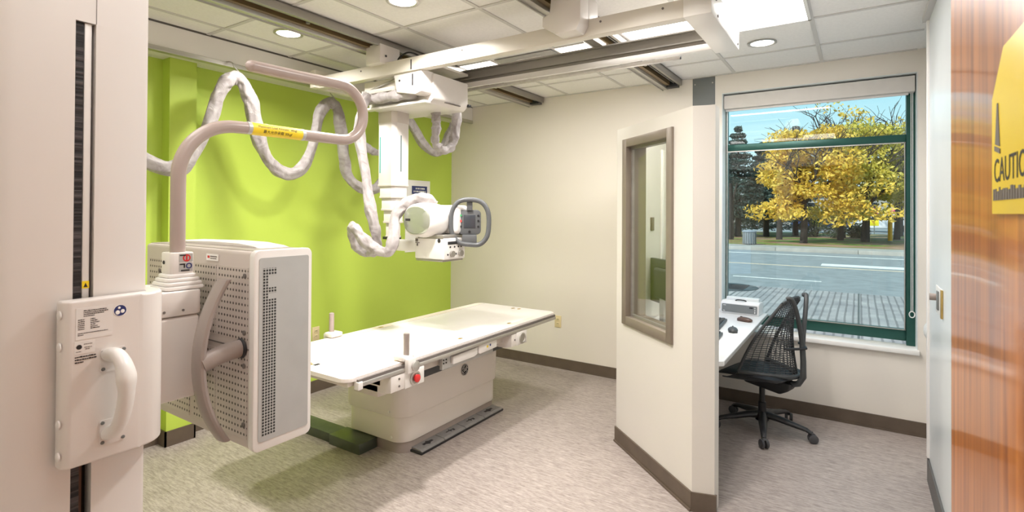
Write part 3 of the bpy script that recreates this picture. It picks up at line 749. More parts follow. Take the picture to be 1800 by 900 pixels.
DR = [(-2.87, 2.52, 2.36), (-2.862, 2.47, 2.30), (-2.859, 2.455, 2.225), (-2.875, 2.45, 2.09), (-2.83, 2.46, 1.871), (-2.772, 2.46, 1.598), (-2.742, 2.47, 1.445), (-2.755, 2.49, 1.345), (-2.80, 2.53, 1.275), (-2.88, 2.55, 1.262), (-2.945, 2.53, 1.30), (-2.95, 2.50, 1.375), (-2.91, 2.47, 1.435), (-2.855, 2.44, 1.44), (-2.79, 2.43, 1.38), (-2.72, 2.47, 1.31), (-2.62, 2.50, 1.272), (-2.55, 2.52, 1.31), (-2.515, 2.55, 1.40), (-2.57, 2.60, 1.52), (-2.565, 2.62, 1.60), (-2.51, 2.65, 1.632), (-2.44, 2.68, 1.625), (-2.40, 2.72, 1.60)]
DR = [(-2.87, 2.52, 2.36), (-2.862, 2.47, 2.30), (-2.859, 2.455, 2.225), (-2.875, 2.45, 2.09), (-2.83, 2.46, 1.871), (-2.772, 2.46, 1.598), (-2.742, 2.48, 1.445), (-2.76, 2.51, 1.345), (-2.82, 2.54, 1.275), (-2.89, 2.54, 1.262), (-2.945, 2.51, 1.30), (-2.945, 2.46, 1.375), (-2.905, 2.42, 1.435), (-2.85, 2.40, 1.44), (-2.79, 2.41, 1.38), (-2.72, 2.45, 1.31), (-2.63, 2.48, 1.285), (-2.60, 2.50, 1.32), (-2.61, 2.53, 1.42), (-2.64, 2.57, 1.52), (-2.60, 2.61, 1.60), (-2.53, 2.65, 1.642), (-2.46, 2.69, 1.635), (-2.42, 2.73, 1.60)]
tag(sleeve(DR, .036).build('cable_sleeve', 'hose'), 'grey cable sleeve dropping from the trolley, looping below and joining the tube head', 'cable sleeve', 'grey cloth cable sleeves')
RE = [(-2.55, 2.875, 2.30), (-2.55, 2.877, 2.22), (-2.55, 2.878, 2.159), (-2.55, 2.867, 2.07), (-2.55, 2.89, 2.03), (-2.55, 2.961, 2.005), (-2.55, 3.045, 2.043), (-2.55, 3.09, 2.144), (-2.55, 3.109, 2.32), (-2.55, 3.10, 2.42)]
tag(sleeve(RE, .034).build('cable_sleeve', 'hose'), 'small grey cable sleeve loop under the right end of the trolley', 'cable sleeve', 'grey cloth cable sleeves')

# ------------------------------------------------------------------ EXAMINATION TABLE
et = thing('examination_table', 'long white x-ray examination table on a wide grey-white pedestal', 'examination table', (-2.67, 2.95, 0))
ZT = .72
def rounded(x0, x1, y0, y1, r, n=5):
    P = []
    for (cx, cy, t0) in ((x1-r, y1-r, 0), (x0+r, y1-r, 90), (x0+r, y0+r, 180), (x1-r, y0+r, 270)):
        for i in range(n+1):
            t = math.radians(t0+90*i/n); P.append((cx+r*math.cos(t), cy+r*math.sin(t)))
    return P
b = MB(); b.prism(rounded(-2.92, -2.115, 1.735, 3.90, .06), 'z', ZT-.022, ZT, .003); top = b.build('tabletop', 'tabletop', et)
b = MB(); b.box(-2.175, -2.125, 1.80, 3.86, ZT-.001, ZT+.0012); b.box(-2.91, -2.845, 1.80, 3.86, ZT-.001, ZT+.0012); b.build('edge_strip', 'tableedge', top, smooth=False)
b = MB(); b.box(-2.845, -2.841, 1.78, 3.88, ZT, ZT+.0016); b.build('groove_line', 'beige', top, smooth=False)
for (x, y) in ((-2.19, 2.72), (-2.19, 3.30), (-2.50, 3.83), (-2.44, 3.83), (-2.87, 2.66), (-2.49, 1.80), (-2.46, 1.82), (-2.52, 1.81)):
    MB().box(x-.010, x+.010, y-.016, y+.016, ZT, ZT+.003, .001).build('position_mark', 'brass' if x != -2.46 else 'ink', top)
# side rails
for (x0, x1) in ((-2.118, -2.096), (-2.939, -2.917)):
    r_ = MB().box(x0, x1, 1.80, 3.86, ZT-.052, ZT-.030, .003).build('side_rail', 'alu', et)
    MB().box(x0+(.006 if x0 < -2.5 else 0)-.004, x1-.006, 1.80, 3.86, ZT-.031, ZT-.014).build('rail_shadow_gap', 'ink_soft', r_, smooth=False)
b = MB(); b.box(-2.90, -2.135, 1.76, 3.86, ZT-.048, ZT-.022, .003); b.build('top_frame', 'beige', et)
for x in (-2.13, -2.94): MB().box(x, x+.035, 1.795, 1.825, ZT-.065, ZT-.025, .003).build('rail_end_stop', 'white2', et)
# longitudinal under-frame members
for x0 in (-2.30, -2.86):
    MB().box(x0, x0+.12, 2.02, 3.50, .60, ZT-.047, .004).build('longitudinal_member', 'beige', et)
# near & far cross members with stop buttons
cr = MB(); cr.prism([(-2.88, .665), (-2.10, .665), (-2.10, .575), (-2.16, .560), (-2.88, .560)], 'y', 2.02, 2.27, .006); cr = cr.build('cross_member', 'white', et)
MB().box(-2.112, -2.094, 2.12, 2.275, .572, .668, .005).build('button_housing', 'white2', et)
b = MB(); b.lathe([(.034, 0), (.040, .004), (.040, .010), (.030, .012), (.028, .006), (0, .006)], (-2.095, 2.195, .618), (1, 0, 0)); b.build('button_collar', 'alu', et)
b = MB(); b.lathe([(.012, 0), (.012, .012), (.021, .014), (.022, .024), (.016, .028), (0, .030)], (-2.093, 2.195, .618), (1, 0, 0)); b.build('stop_button', 'red', et)
cr2 = MB(); cr2.prism([(-2.88, .665), (-2.10, .665), (-2.10, .575), (-2.16, .560), (-2.88, .560)], 'y', 3.20, 3.40, .006); cr2 = cr2.build('cross_member', 'white', et)
MB().box(-2.112, -2.094, 3.26, 3.40, .572, .668, .005).build('button_housing', 'white2', et)
b = MB(); b.lathe([(.034, 0), (.040, .004), (.040, .010), (.030, .012), (.028, .006), (0, .006)], (-2.095, 3.33, .618), (1, 0, 0)); b.build('button_collar', 'alu', et)
for (y, z) in ((2.08, .64), (2.08, .60), (3.24, .62)):
    MB().cyl((-2.10, y, z), (-2.096, y, z), .006, n=12).build('screw', 'ink_soft', cr if y < 3 else cr2)
MB().box(-2.40, -2.20, 2.02, 2.16, .535, .60, .004).build('cable_box', 'beige', et)
# tray
b = MB(); b.box(-2.55, -2.135, 2.55, 3.02, .575, .612, .006); b.box(-2.16, -2.135, 2.48, 2.56, .58, .66, .004); trb = b.build('image_tray', 'silver', et)
b = MB(); b.prism([(2.565, .600), (2.565, .648), (2.82, .655), (2.815, .610), (2.78, .600)], 'x', -2.155, -2.118, .003); b.build('tray_front', 'white2', trb)
b = MB(); b.prism([(2.825, .615), (2.825, .662), (3.03, .668), (3.03, .612), (2.84, .606)], 'x', -2.155, -2.112, .003); b.build('tray_latch', 'white2', trb)
b = MB(); b.box(-2.112, -2.110, 2.91, 2.925, .632, .646); b.build('caution_mark', 'yellow', trb, smooth=False)
b = MB(); b.box(-2.112, -2.110, 2.945, 2.957, .636, .650); b.build('symbol_mark', 'blue', trb, smooth=False)
b = MB()
for y in (2.49, 2.515): b.cyl((-2.135, y, .64), (-2.132, y, .64), .005, n=10); b.cyl((-2.135, y, .62), (-2.132, y, .62), .005, n=10)
b.build('bolt', 'ink', trb)
MB().box(-2.80, -2.30, 2.30, 3.45, .50, .60, .01).build('lift_frame', 'dark', et)
# pedestal
b = MB(); b.rprism(-2.985, -2.395, 2.400, 3.505, .235, .515, r=.11, seg=8, taper=.985, bev=.006); pu = b.build('upper_cover', 'pedestal', et)
b = MB(); b.rprism(-2.965, -2.412, 2.425, 3.480, .070, .232, r=.10, seg=8, bev=.006); pd_ = b.build('lower_cover', 'pedestal', et)
MB().rprism(-2.93, -2.42, 2.44, 3.47, 0, .075, r=.09, seg=8).build('base_plinth', 'taupe', et)
MB().rprism(-2.90, -2.44, 2.45, 3.46, .505, .53, r=.08, seg=8).build('top_gasket', 'dark', et)
b = MB(); b.cyl((-2.515, 2.405, .27), (-2.515, 2.400, .27), .008, n=12); b.build('cover_screw', 'white2', pu)
b = MB(); b.cyl((-2.515, 2.428, .10), (-2.515, 2.422, .10), .008, n=12); b.build('cover_screw', 'white2', pd_)
# round monogram badge on pedestal
EM = Matrix(((0, 1, 0, -2.392), (1, 0, 0, 3.03), (0, 0, 1, .405), (0, 0, 0, 1)))   # x along Y, y out (+X), z up
b = MB(); b.X = EM; b.lathe([(0, 0), (.041, 0), (.041, .002), (0, .002)], (0, -.003, 0), (0, 1, 0)); em = b.build('round_badge', 'ink', pu)
b = MB(); b.X = EM
b.tube([(.037*math.cos(t), .0, .037*math.sin(t)) for t in [2*PI*k/40 for k in range(40)]], .0013, 6, closed=True)
for k in range(4):
    t = PI/4+k*PI/2
    b.tube([(.030*math.cos(t+d), .0, .030*math.sin(t+d)) if abs(d) > .3 else (.026*math.cos(t+d), 0, .026*math.sin(t+d)) for d in (-.62, -.45, -.25, 0, .2, .4)], .0016, 6)
b.text('GE', .034, EM.inverted() @ Vector((0, 0, 0)) if False else (-.021, .0005, -.011), (1, 0, .12), (.15, 0, 1), .0006)
b.build('badge_monogram', 'white2', em, smooth=False)
# foot pedals
MB().box(-2.45, -2.325, 2.505, 3.43, 0, .016, .003).build('pedal_base', 'black', et)
for k in range(4):
    y0 = 2.515+k*.227
    p_ = MB(); p_.prism([(-2.43, .030), (-2.345, .026), (-2.328, .016), (-2.328, .012), (-2.43, .012)], 'y', y0, y0+.221, .002); p_ = p_.build('foot_pedal', 'pedal', et)
    b = MB(); yc = y0+.11
    b.X = Matrix.Translation((0, 0, 0))
    if k in (0, 3):
        b.box(-2.392, -2.372, yc-.045, yc+.045, .0290, .0302); b.prism([(-2.405, yc), (-2.388, yc-.02), (-2.388, yc+.02)], 'z', .029, .0306); b.prism([(-2.358, yc), (-2.374, yc-.02), (-2.374, yc+.02)], 'z', .0275, .0300)
    else:
        b.box(-2.386, -2.380, yc-.04, yc+.04, .0285, .0302); b.box(-2.40, -2.366, yc-.003, yc+.003, .0280, .0304); b.cyl((-2.372, yc+.03, .027), (-2.372, yc+.03, .0296), .009, n=12)
    b.build('pedal_symbol', 'ink', p_, smooth=False)

# hand grips clamped on the table rails
def grip(label, x, y, sx):
    t = thing('hand_grip', label, 'hand grip', (x, y, ZT), 0, 'table hand grips')
    MB().box(min(x-.02*1, x+.06*sx, x), max(x+.02, x+.06*sx), y-.045, y+.045, ZT+.0045, ZT+.034, .008).build('clamp_block', 'white2', t)
    b = MB(); b.cyl((x, y, ZT+.03), (x, y, ZT+.150), .0165, n=18); b.build('grip_post', 'taupe' if sx < 0 else 'taupe_tube', t)
    b = MB(); b.lathe([(.0165, 0), (.0155, .006), (.008, .010), (0, .011)], (x, y, ZT+.149)); b.build('post_cap', 'taupe', t)
    b = MB(); b.box(x-.03*sx-.015, x-.03*sx+.015, y-.03, y+.03, ZT-.060, ZT+.02, .004); b.build('clamp_jaw', 'white2', t)
    b = MB(); b.lathe([(.008, -.02), (.010, 0), (.026, .002), (.028, .014), (.020, .018), (0, .018)], (x-.045*sx, y+.02, ZT-.025), (-sx, 0, 0)); b.build('clamp_knob', 'alu', t)
    return t
grip('grey hand grip clamped to the near rail of the table, above the red button', -2.115, 2.15, -1)
grip('pale hand grip on the far rail of the table, against the green wall', -2.93, 2.28, 1)

# floor duct
fd = thing('floor_cable_duct', 'low dark olive metal cable duct on the floor left of the pedestal', 'cable duct', (-3.2, 2.36, 0))
MB().box(XG+.02, -2.957, 2.30, 2.43, 0, .062, .003).build('duct_cover', 'duct', fd)
MB().box(-2.955, -2.655, 2.285, 2.435, 0, .066, .003).build('end_section', 'duct', fd)

# ------------------------------------------------------------------ DETECTOR WALL STAND
ds = thing('detector_stand', 'tall white x-ray detector column in the left foreground with carriage and perforated housing', 'x-ray detector stand', (-1.65, .47, 0))
XC = -1.50
b = MB()
# column shell with slot (slot y .457-.496)
def colshell(z0, z1, slot):
    if slot:
        b.prism([(-1.80, .33), (-1.76, .30), (-1.56, .30), (-1.525, .305), (-1.507, .325), (XC, .355), (XC, .457), (-1.56, .457), (-1.56, .496), (XC, .496), (XC, .598), (-1.505, .606), (-1.80, .606)], 'z', z0, z1)
    else:
        b.prism([(-1.80, .33), (-1.76, .30), (-1.56, .30), (-1.525, .305), (-1.507, .325), (XC, .355), (XC, .598), (-1.505, .606), (-1.80, .606)], 'z', z0, z1)
colshell(0, 1.994, True); colshell(1.994, 2.45, False)
col = b.build('column', 'white', ds, angle=50)
MB().box(-1.530, -1.506, .4575, .4745, .05, 1.993).build('pleated_band', 'bellows', col, smooth=False)
MB().box(-1.530, -1.505, .4755, .4895, 1.30, 1.993, .002).build('guide_strip', 'white2', col)
MB().box(-1.535, -1.52, .478, .484, .05, 1.05).build('guide_cable', 'brownmouse', col)
MB().box(-1.560, -1.536, .4575, .4955, .05, 1.993).build('slot_back', 'void', col, smooth=False)
MB().box(XC-.0005, XC+.0006, .4955, .4968, 1.994, 2.45).build('cover_seam', 'ink_soft', col, smooth=False)
b = MB(); b.prism([(.4757, 1.375), (.4893, 1.375), (.4893, 1.392), (.4757, 1.392)], 'x', -1.5051, -1.5043); wl = b.build('warning_label', 'yellow', col, smooth=False)
b = MB(); b.prism([(.4785, 1.378), (.4865, 1.378), (.4825, 1.388)], 'x', -1.5043, -1.5038); b.build('warning_triangle', 'ink', wl, smooth=False)
# carriage
XP = -1.450
P = [(XC-.15, .425), (XP-.012, .425), (XP, .437), (XP, .565)]
for i in range(9):
    t = PI/2*i/8; P.append((XP-.075+.075*math.cos(t), .565+.075*math.sin(t)))
P += [(XC-.15, .640), (XC-.15, .6065), (XC-.004, .6065), (XC+.012, .604), (XC+.012, .425)]
P = [(XP-.012, .425), (XP, .437), (XP, .575)]
for i in range(1, 9):
    t = PI/2*i/8; P.append((XP-.07+.07*math.cos(t), .575+.07*math.sin(t)))
P += [(XC-.20, .645), (XC-.20, .612), (XC+.008, .612), (XC+.008, .425)]
b = MB(); b.prism(P, 'z', .985, 1.355, .006, 3); cg = b.build('carriage', 'white', ds, angle=40)
b = MB(); b.box(XC-.2, XC+.010, .6115, .6125, 1.0, 1.3)
b.bm.free()
for z in (1.325, 1.255, 1.085, 1.015):
    MB().lathe([(.010, 0), (.010, .003), (.006, .005), (0, .005)], (XP-.016, .4255, z), (0, -1, 0), 16).build('bolt_cap', 'white2', cg)
# type label with fine print, round blue instruction disc
lb = MB().box(XP-.0005, XP+.0006, .448, .518, 1.268, 1.338).build('type_label', 'paper' if False else 'white2', cg, smooth=False)
def print_lines(lines, x, m_, parent, seed=1, nm='fine_print'):
    random.seed(seed); b = MB()
    for (y0, y1, z, h) in lines:
        y = y0
        while y < y1:
            w = random.uniform(.0015, .005); b.box(x, x+.0003, y, min(y+w, y1), z, z+h*random.uniform(.7, 1)); y += w+.0007
    return b.build(nm, m_, parent, smooth=False)
L_ = [(.462, .505, 1.3305, .0022), (.462, .508, 1.3265, .0022), (.462, .500, 1.3225, .0022), (.462, .482, 1.3185, .0022)]
L_ += [(.452, .464, 1.311-.0042*k, .0022) for k in range(6)] + [(.475, .484+.008*((k*7) % 3)/2, 1.311-.0042*k, .0022) for k in range(6)]
L_ += [(.452, .508, 1.281, .0018), (.452, .462, 1.277, .0018)]
print_lines(L_, XP+.0007, 'ink', lb, 2)
l2 = MB().box(XP-.0005, XP+.0006, .446, .484, 1.236, 1.264).build('rating_label', 'white2', cg, smooth=False)
print_lines([(.463, .479, 1.256, .002), (.464, .478, 1.249, .002), (.466, .474, 1.245, .002), (.449, .459, 1.241, .0016)], XP+.0007, 'ink_soft', l2, 3)
b = MB(); b.lathe([(0, 0), (.0052, 0), (.0052, .0004), (0, .0004)], (XP+.0007, .4545, 1.252), (1, 0, 0), 20); b.build('round_mark', 'ink', l2, smooth=False)
print_lines([(.447, .486, 1.2285, .0032), (.447, .487, 1.2225, .0032), (.447, .463, 1.2165, .0032)], XP+.0006, 'ink', cg, 4, 'warning_print')
b = MB(); b.lathe([(0, 0), (.0125, 0), (.0125, .0006), (0, .0006)], (XP, .532, 1.322), (1, 0, 0), 32); bd = b.build('instruction_disc', 'blue', cg, smooth=False)
b = MB(); b.lathe([(.0125, 0), (.0137, .0003), (.0137, 0)], (XP+.0003, .532, 1.322), (1, 0, 0), 32)
b.ball((XP+.0008, .527, 1.318), (.0005, .0045, .005), 12); b.ball((XP+.0008, .537, 1.320), (.0005, .0042, .0045), 12); b.ball((XP+.0008, .530, 1.3285), (.0005, .0028, .0028), 12)
b.build('disc_symbol', 'paper', bd)
# D handle with mounting plates
hp = MB().rprism(XP-.001, XP+.002, .494, .545, 1.185, 1.238, r=.004, axis='x').build('handle_plate', 'white', cg)
hp2 = MB().rprism(XP-.001, XP+.002, .494, .545, 1.018, 1.075, r=.004, axis='x').build('handle_plate', 'white', cg)
b = MB(); b.tube([(XP, .513, 1.222), (XP+.03, .516, 1.226), (XP+.058, .520, 1.205), (XP+.067, .522, 1.165), (XP+.062, .522, 1.125), (XP+.045, .520, 1.080), (XP+.020, .517, 1.052), (XP, .513, 1.045)], lambda t: .0175+.004*math.exp(-((t-.38)/.07)**2), 20, sub=8, sq=(.85, 1.15), up=(1, 0, 0)); b.build('pull_handle', 'white2', cg)
for h_, zs in ((hp, (1.192, 1.231)), (hp2, (1.024, 1.069))):
    for z in zs:
        for y in (.4995, .540):
            MB().lathe([(.0042, 0), (.0035, .002), (0, .0025)], (XP+.002, y, z), (1, 0, 0), 12).build('screw', 'steelgrey', h_)
# arm between carriage and housing
MB().box(-2.05, -1.80, .65, .885, .955, 1.22, .012, 3).build('support_arm', 'white', ds)
MB().box(-2.05, -1.60, .613, .66, 1.0, 1.2, .004).build('arm_bracket', 'beige', ds)
MB().box(-2.02, -1.88, .88, .936, 1.0, 1.18, .004).build('housing_mount', 'taupe', ds)
ab = MB().rprism(-2.05, -1.795, .70, .890, 1.222, 1.300, r=.02, bev=.006).build('arm_cover', 'white', ds)
for y in (.775, .83): MB().cyl((-1.796, y, 1.240), (-1.793, y, 1.240), .004, n=10).build('arm_screw', 'ink_soft', ab)
BX, BY = -1.87, .846
for k, (w, z) in enumerate(((.060, 1.301), (.056, 1.3135), (.050, 1.326), (.043, 1.3385))):
    MB().rprism(BX-w, BX+w, BY-w, BY+w, z, z+.0128, r=.014, bev=.005).build('bellows_ring', 'white2', ds)
cl = MB().rprism(BX-.036, BX+.036, BY-.036, BY+.036, 1.350, 1.420, r=.012, bev=.003).build('tube_collar', 'white', ds)
s1 = MB().box(BX+.0355, BX+.037, BY-.012, BY+.030, 1.389, 1.416).build('symbol_label', 'silver', cl, smooth=False)
b = MB(); b.lathe([(.008, 0), (.012, 0), (.012, .0006), (.008, .0006)], (BX+.037, BY+.011, 1.402), (1, 0, 0), 24, True); b.box(BX+.037, BX+.0376, BY+.0085, BY+.0135, 1.394, 1.410); b.build('prohibition_ring', 'red', s1)
MB().box(BX+.037, BX+.0378, BY-.010, BY+.008, 1.409, 1.413).build('bar_symbol', 'ink', s1, smooth=False)
s2 = MB().box(BX+.0355, BX+.037, BY-.012, BY+.030, 1.358, 1.386).build('symbol_label', 'silver', cl, smooth=False)
b = MB(); b.lathe([(.006, 0), (.0095, 0), (.0095, .0006), (.006, .0006)], (BX+.037, BY+.018, 1.376), (1, 0, 0), 24, True); b.build('blue_ring', 'blue', s2)
b = MB(); b.box(BX+.037, BX+.0378, BY-.010, BY+.005, 1.380, 1.384).box(BX+.037, BX+.0378, BY-.006, BY+.020, 1.360, 1.364).box(BX+.037, BX+.0378, BY+.002, BY+.006, 1.370, 1.384); b.build('bar_symbol', 'ink', s2, smooth=False)
b = MB(); b.cyl((BX-.01, BY-.0355, 1.388), (BX-.01, BY-.038, 1.388), .006, n=12); b.build('collar_screw', 'ink', cl)
# overhead grab bar
K = 1.0506
def gs(y, z): return (BX, y*K, 1.56+(z-1.56)*K)
G = [gs(.805, 1.42), gs(.805, 1.55), gs(.805, 1.66)]
for i in range(1, 8):
    t = PI/2*i/8; G.append(gs(.805+.18*(1-math.cos(t)), 1.662+.18*math.sin(t)))
G += [gs(.99, 1.843), gs(1.10, 1.846), gs(1.25, 1.848), gs(1.40, 1.850)]
for i in range(1, 12):
    t = PI*i/12; G.append(gs(1.42+.118*math.sin(t), 1.963-.113*math.cos(t)))
G += [gs(1.40, 2.076), gs(1.22, 2.068), gs(1.04, 2.064)]
b = MB(); b.tube(G, .0225, 20, sub=3); b.ball(gs(1.04, 2.064), .0223, 16); gb = b.build('grab_bar', 'taupe_tube', ds)
lz = lambda y: 1.8605+(y-1.155)*.012
b = MB(); b.tube([(BX, 1.087, lz(1.087)), (BX, 1.297, lz(1.297))], .0232, 24); ly = b.build('load_label', 'yellow', ds)
for q in (1.074, 1.296): MB().tube([(BX, q, lz(q)), (BX, q+.014, lz(q+.014))], .0234, 24).build('clear_tape', 'silver', ly)
def wrap(y0, ang0):
    def f(v):
        a = math.radians(ang0)+v.y/.0234; rr = .0236+v.z*.3
        y = y0+v.x
        return Vector((BX+rr*math.cos(a), y, lz(y)+rr*math.sin(a)))
    return f
b = MB(); b.text('Maximum Load Amount:  30kgf', .0125, (0, 0, 0), (1, 0, 0), (0, 1, 0), .0002, warp=wrap(1.108, 12))
b.text('最大允许承载 30kgf', .0140, (0, 0, 0), (1, 0, 0), (0, 1, 0), .0002, warp=wrap(1.128, -34)); b.build('load_lettering', 'ink', ly, smooth=False)
# detector housing
HX0, HX1, HY0, HY1, HZ0, HZ1 = -2.32, -1.57, .932, 1.137, .800, 1.432
b = MB(); b.box(HX0, HX1-.012, HY0+.004, HY1, HZ0+.004, HZ1-.004, .012, 3); hz_ = b.build('detector_housing', 'perf_plain', ds)
# white edge frame on the right end
b = MB(); b.rprism(HX1-.028, HX1, HY0, HY1+.002, HZ0, HZ1, r=.02, axis='x', bev=.003); b.build('edge_frame', 'white2', ds)
b = MB(); b.rprism(HX1-.002, HX1+.002, HY0+.016, HY1-.012, HZ0+.030, HZ1-.024, r=.008, axis='x'); ep = b.build('end_panel', 'silver', ds)
b = MB(); b.box(HX1+.002, HX1+.003, .960, 1.0045, .845, 1.276); b.box(HX1+.002, HX1+.003, .960, .978, 1.2762, 1.375); b.box(HX1+.002, HX1+.003, .9782, 1.0045, 1.295, 1.313); b.box(HX1+.002, HX1+.003, .9782, 1.0045, 1.352, 1.375)
b.build('vent_grille', 'grille', ep, smooth=False)
for (z0, z1) in ((.835, 1.100), (1.145, 1.375)):
    for (x0, x1) in ((HX0+.03, -1.97), (-1.94, -1.80), (-1.79, -1.61)):
        MB().box(x0, x1, HY0+.0025, HY0+.0045, z0, z1).build('perforated_panel', 'perf', hz_, smooth=False)
MB().box(HX0, HX1-.02, HY0+.002, HY0+.004, 1.117, 1.121).build('seam', 'ink_soft', hz_, smooth=False)
for (x, z) in ((-1.625, 1.35), (-1.625, 1.17), (-1.625, 1.065), (-1.625, .88), (-2.20, 1.33)):
    b = MB(); b.lathe([(.008, 0), (.008, .003), (.004, .004), (0, .004)], (x, HY0+.002, z), (0, -1, 0), 14); b.build('panel_screw', 'ink_soft', hz_)
tl = MB().box(-1.86, -1.785, HY0+.0005, HY0+.003, 1.388, 1.410).build('name_label', 'paper', hz_, smooth=False)
b = MB(); b.box(-1.852, -1.838, HY0, HY0+.0006, 1.396, 1.404); b.build('red_mark', 'red', tl, smooth=False)
b = MB(); b.box(-1.834, -1.792, HY0, HY0+.0006, 1.400, 1.404); b.box(-1.834, -1.795, HY0, HY0+.0006, 1.394, 1.397); b.build('grey_lettering', 'ink_soft', tl, smooth=False)
b = MB(); b.prism([(HX0+.05, HZ1-.006), (-1.66, HZ1-.006), (-1.72, HZ1+.003), (-1.82, HZ1+.010), (-1.98, HZ1+.011), (HX0+.05, HZ1+.006)], 'y', 1.02, 1.13, .003); b.build('top_shell', 'white2', ds)
MB().box(HX0+.01, HX1-.02, .95, 1.12, HZ1-.006, HZ1-.002).build('top_inlay', 'taupe', ds, smooth=False)
# crescent patient grip
b = MB(); Q = []
arc = []
for i in range(25):
    t = -1+2*i/24; arc.append((.868-.066*(1-t*t)**.75 if abs(t) < 1 else .868, 1.092+.250*t))
arc = [(.800+.075*(abs(-1+2*i/24))**2.1, 1.092+.250*(-1+2*i/24)) for i in range(25)]
hw = .030
outer = [(y, z) for y, z in arc]; inner = [(y+.026, z) for y, z in arc]
V = []
for (yo, z), (yi, _) in zip(outer, inner):
    ring = []
    for k in range(12):
        t = 2*PI*k/12; cx_, cy_ = math.cos(t), math.sin(t)
        sx = (abs(cx_)**.6)*(1 if cx_ > 0 else -1); sy = (abs(cy_)**.8)*(1 if cy_ > 0 else -1)
        ring.append(b._v((-1.660+hw*sx, (yo+yi)/2+.013*sy, z)))
    V.append(ring)
for A, B in zip(V, V[1:]):
    for k in range(12): b.bm.faces.new((A[k], A[(k+1) % 12], B[(k+1) % 12], B[k]))
b.bm.faces.new(V[0][::-1]); b.bm.faces.new(V[-1]); pg = b.build('patient_grip', 'taupe', ds)
b = MB(); b.tube([(-1.650, .815, 1.095), (-1.645, .86, 1.110), (-1.642, .90, 1.118), (-1.640, .934, 1.120)], .026, 16, sub=4, sq=(1.1, .9)); b.build('grip_stem', 'taupe', pg)
b = MB(); b.lathe([(.029, 0), (.032, .003), (.029, .008)], (-1.640, .934, 1.120), (0, -1, 0), 20); b.build('stem_ring', 'ink', pg)

# ------------------------------------------------------------------ BOOTH: desk, printer, keyboards, monitors
dk = thing('desk', 'long pale grey desk behind the booth partition, under the window', 'desk', (-.9, 3.7, 0))
MB().prism([(-.605, 3.0), (-.605, 4.63), (-1.295, 4.63), (-1.295, 3.53), (-.655, 2.965), (-.64, 2.965)], 'z', .733, .760, .003).build('worktop', 'desk', dk)
b = MB(); b.box(-.606, -.603, 3.02, 4.62, .736, .757); b.build('edge_band', 'silver', dk, smooth=False)
MB().box(-1.2, -.66, 4.54, 4.60, .66, .733, .003).build('end_support', 'black', dk)
MB().box(-.72, -.68, 3.05, 4.58, .69, .733, .003).build('front_beam', 'black', dk)
for y in (3.65, 4.50):
    MB().box(-1.25, -1.19, y-.03, y+.03, 0, .733, .003).build('leg', 'black', dk)
pr = thing('label_printer', 'small pale grey printer with a slate front panel at the window end of the desk', 'printer', (-.78, 4.54, .76))
PM = Matrix.Translation((-.778, 4.53, .76)) @ Matrix.Rotation(-.06, 4, 'Z')
b = MB(); b.X = PM; b.prism([(-.09, 0), (-.075, .085), (-.03, .098), (.08, .092), (.08, 0)], 'x', -.142, .142, .006, 3); b.build('body', 'desk', pr)
b = MB(); b.X = PM @ Matrix.Translation((0, -.083, .043)) @ Matrix.Rotation(math.radians(-10), 4, 'X'); b.rprism(-.130, .130, -.006, .002, -.030, .032, r=.006, axis='y'); fp = b.build('front_panel', 'steelgrey', pr)
b = MB(); b.X = PM @ Matrix.Translation((0, -.0895, .043)) @ Matrix.Rotation(math.radians(-10), 4, 'X'); b.box(.075, .100, -.002, .001, .012, .022)
b.build('small_display', 'ink', fp, smooth=False)
b = MB(); b.X = PM @ Matrix.Translation((0, -.0895, .043)) @ Matrix.Rotation(math.radians(-10), 4, 'X')
for z in (.018, .004, -.010, -.020): b.cyl((.115, -.002, z), (.115, .001, z), .0035, n=10)
b.box(-.12, -.10, -.001, .001, .020, .023); b.box(-.12, -.105, -.001, .001, -.022, -.019)
b.build('button', 'paper', fp)
b = MB(); b.X = PM; b.box(-.12, .125, .0, .06, .090, .120, .006); b.build('paper_guide', 'reveal', pr)
b = MB(); b.X = PM; b.tube([(-.04, -.03, .10), (-.02, -.04, .107), (.02, -.04, .107), (.04, -.03, .10)], .005, 8, sub=4); b.build('release_bar', 'black', pr)

def keyboard(label, x, y, rz):
    t = thing('keyboard', label, 'keyboard', (x, y, .76), rz, 'keyboards on the booth desk')
    MB().box(-.075, .075, -.21, .21, .002, .020, .004).build('case', 'dark', t, local=True)
    b = MB()
    for i in range(5):
        for j in range(14): b.box(-.064+i*.026, -.043+i*.026, -.200+j*.0288, -.176+j*.0288, .019, .0265)
    b.build('keys', 'black', t, smooth=False, local=True)
    return t
keyboard('black keyboard nearer the partition edge on the booth desk', -.80, 3.42, .06)
keyboard('black keyboard farther along the booth desk, towards the printer', -.87, 3.90, .05)
def mouse(label, x, y, rz, m_, cat):
    t = thing('computer_mouse', label, cat, (x, y, .76), rz, 'small devices on the booth desk')
    b = MB(); b.ball((0, 0, .012), (.032, .058, .020), 20); b.box(-.028, .028, -.048, .048, .001, .012, .006); b.build('shell', m_, t, local=True)
    b = MB(); b.box(-.004, .004, .018, .034, .026, .034, .002); b.build('wheel', 'black', t, local=True)
    return t
mouse('black mouse beside the nearer keyboard', -.705, 3.78, .2, 'dark', 'mouse')
mouse('brown mouse near the desk corner in front of the printer', -.70, 4.19, 1.25, 'brownmouse', 'mouse')
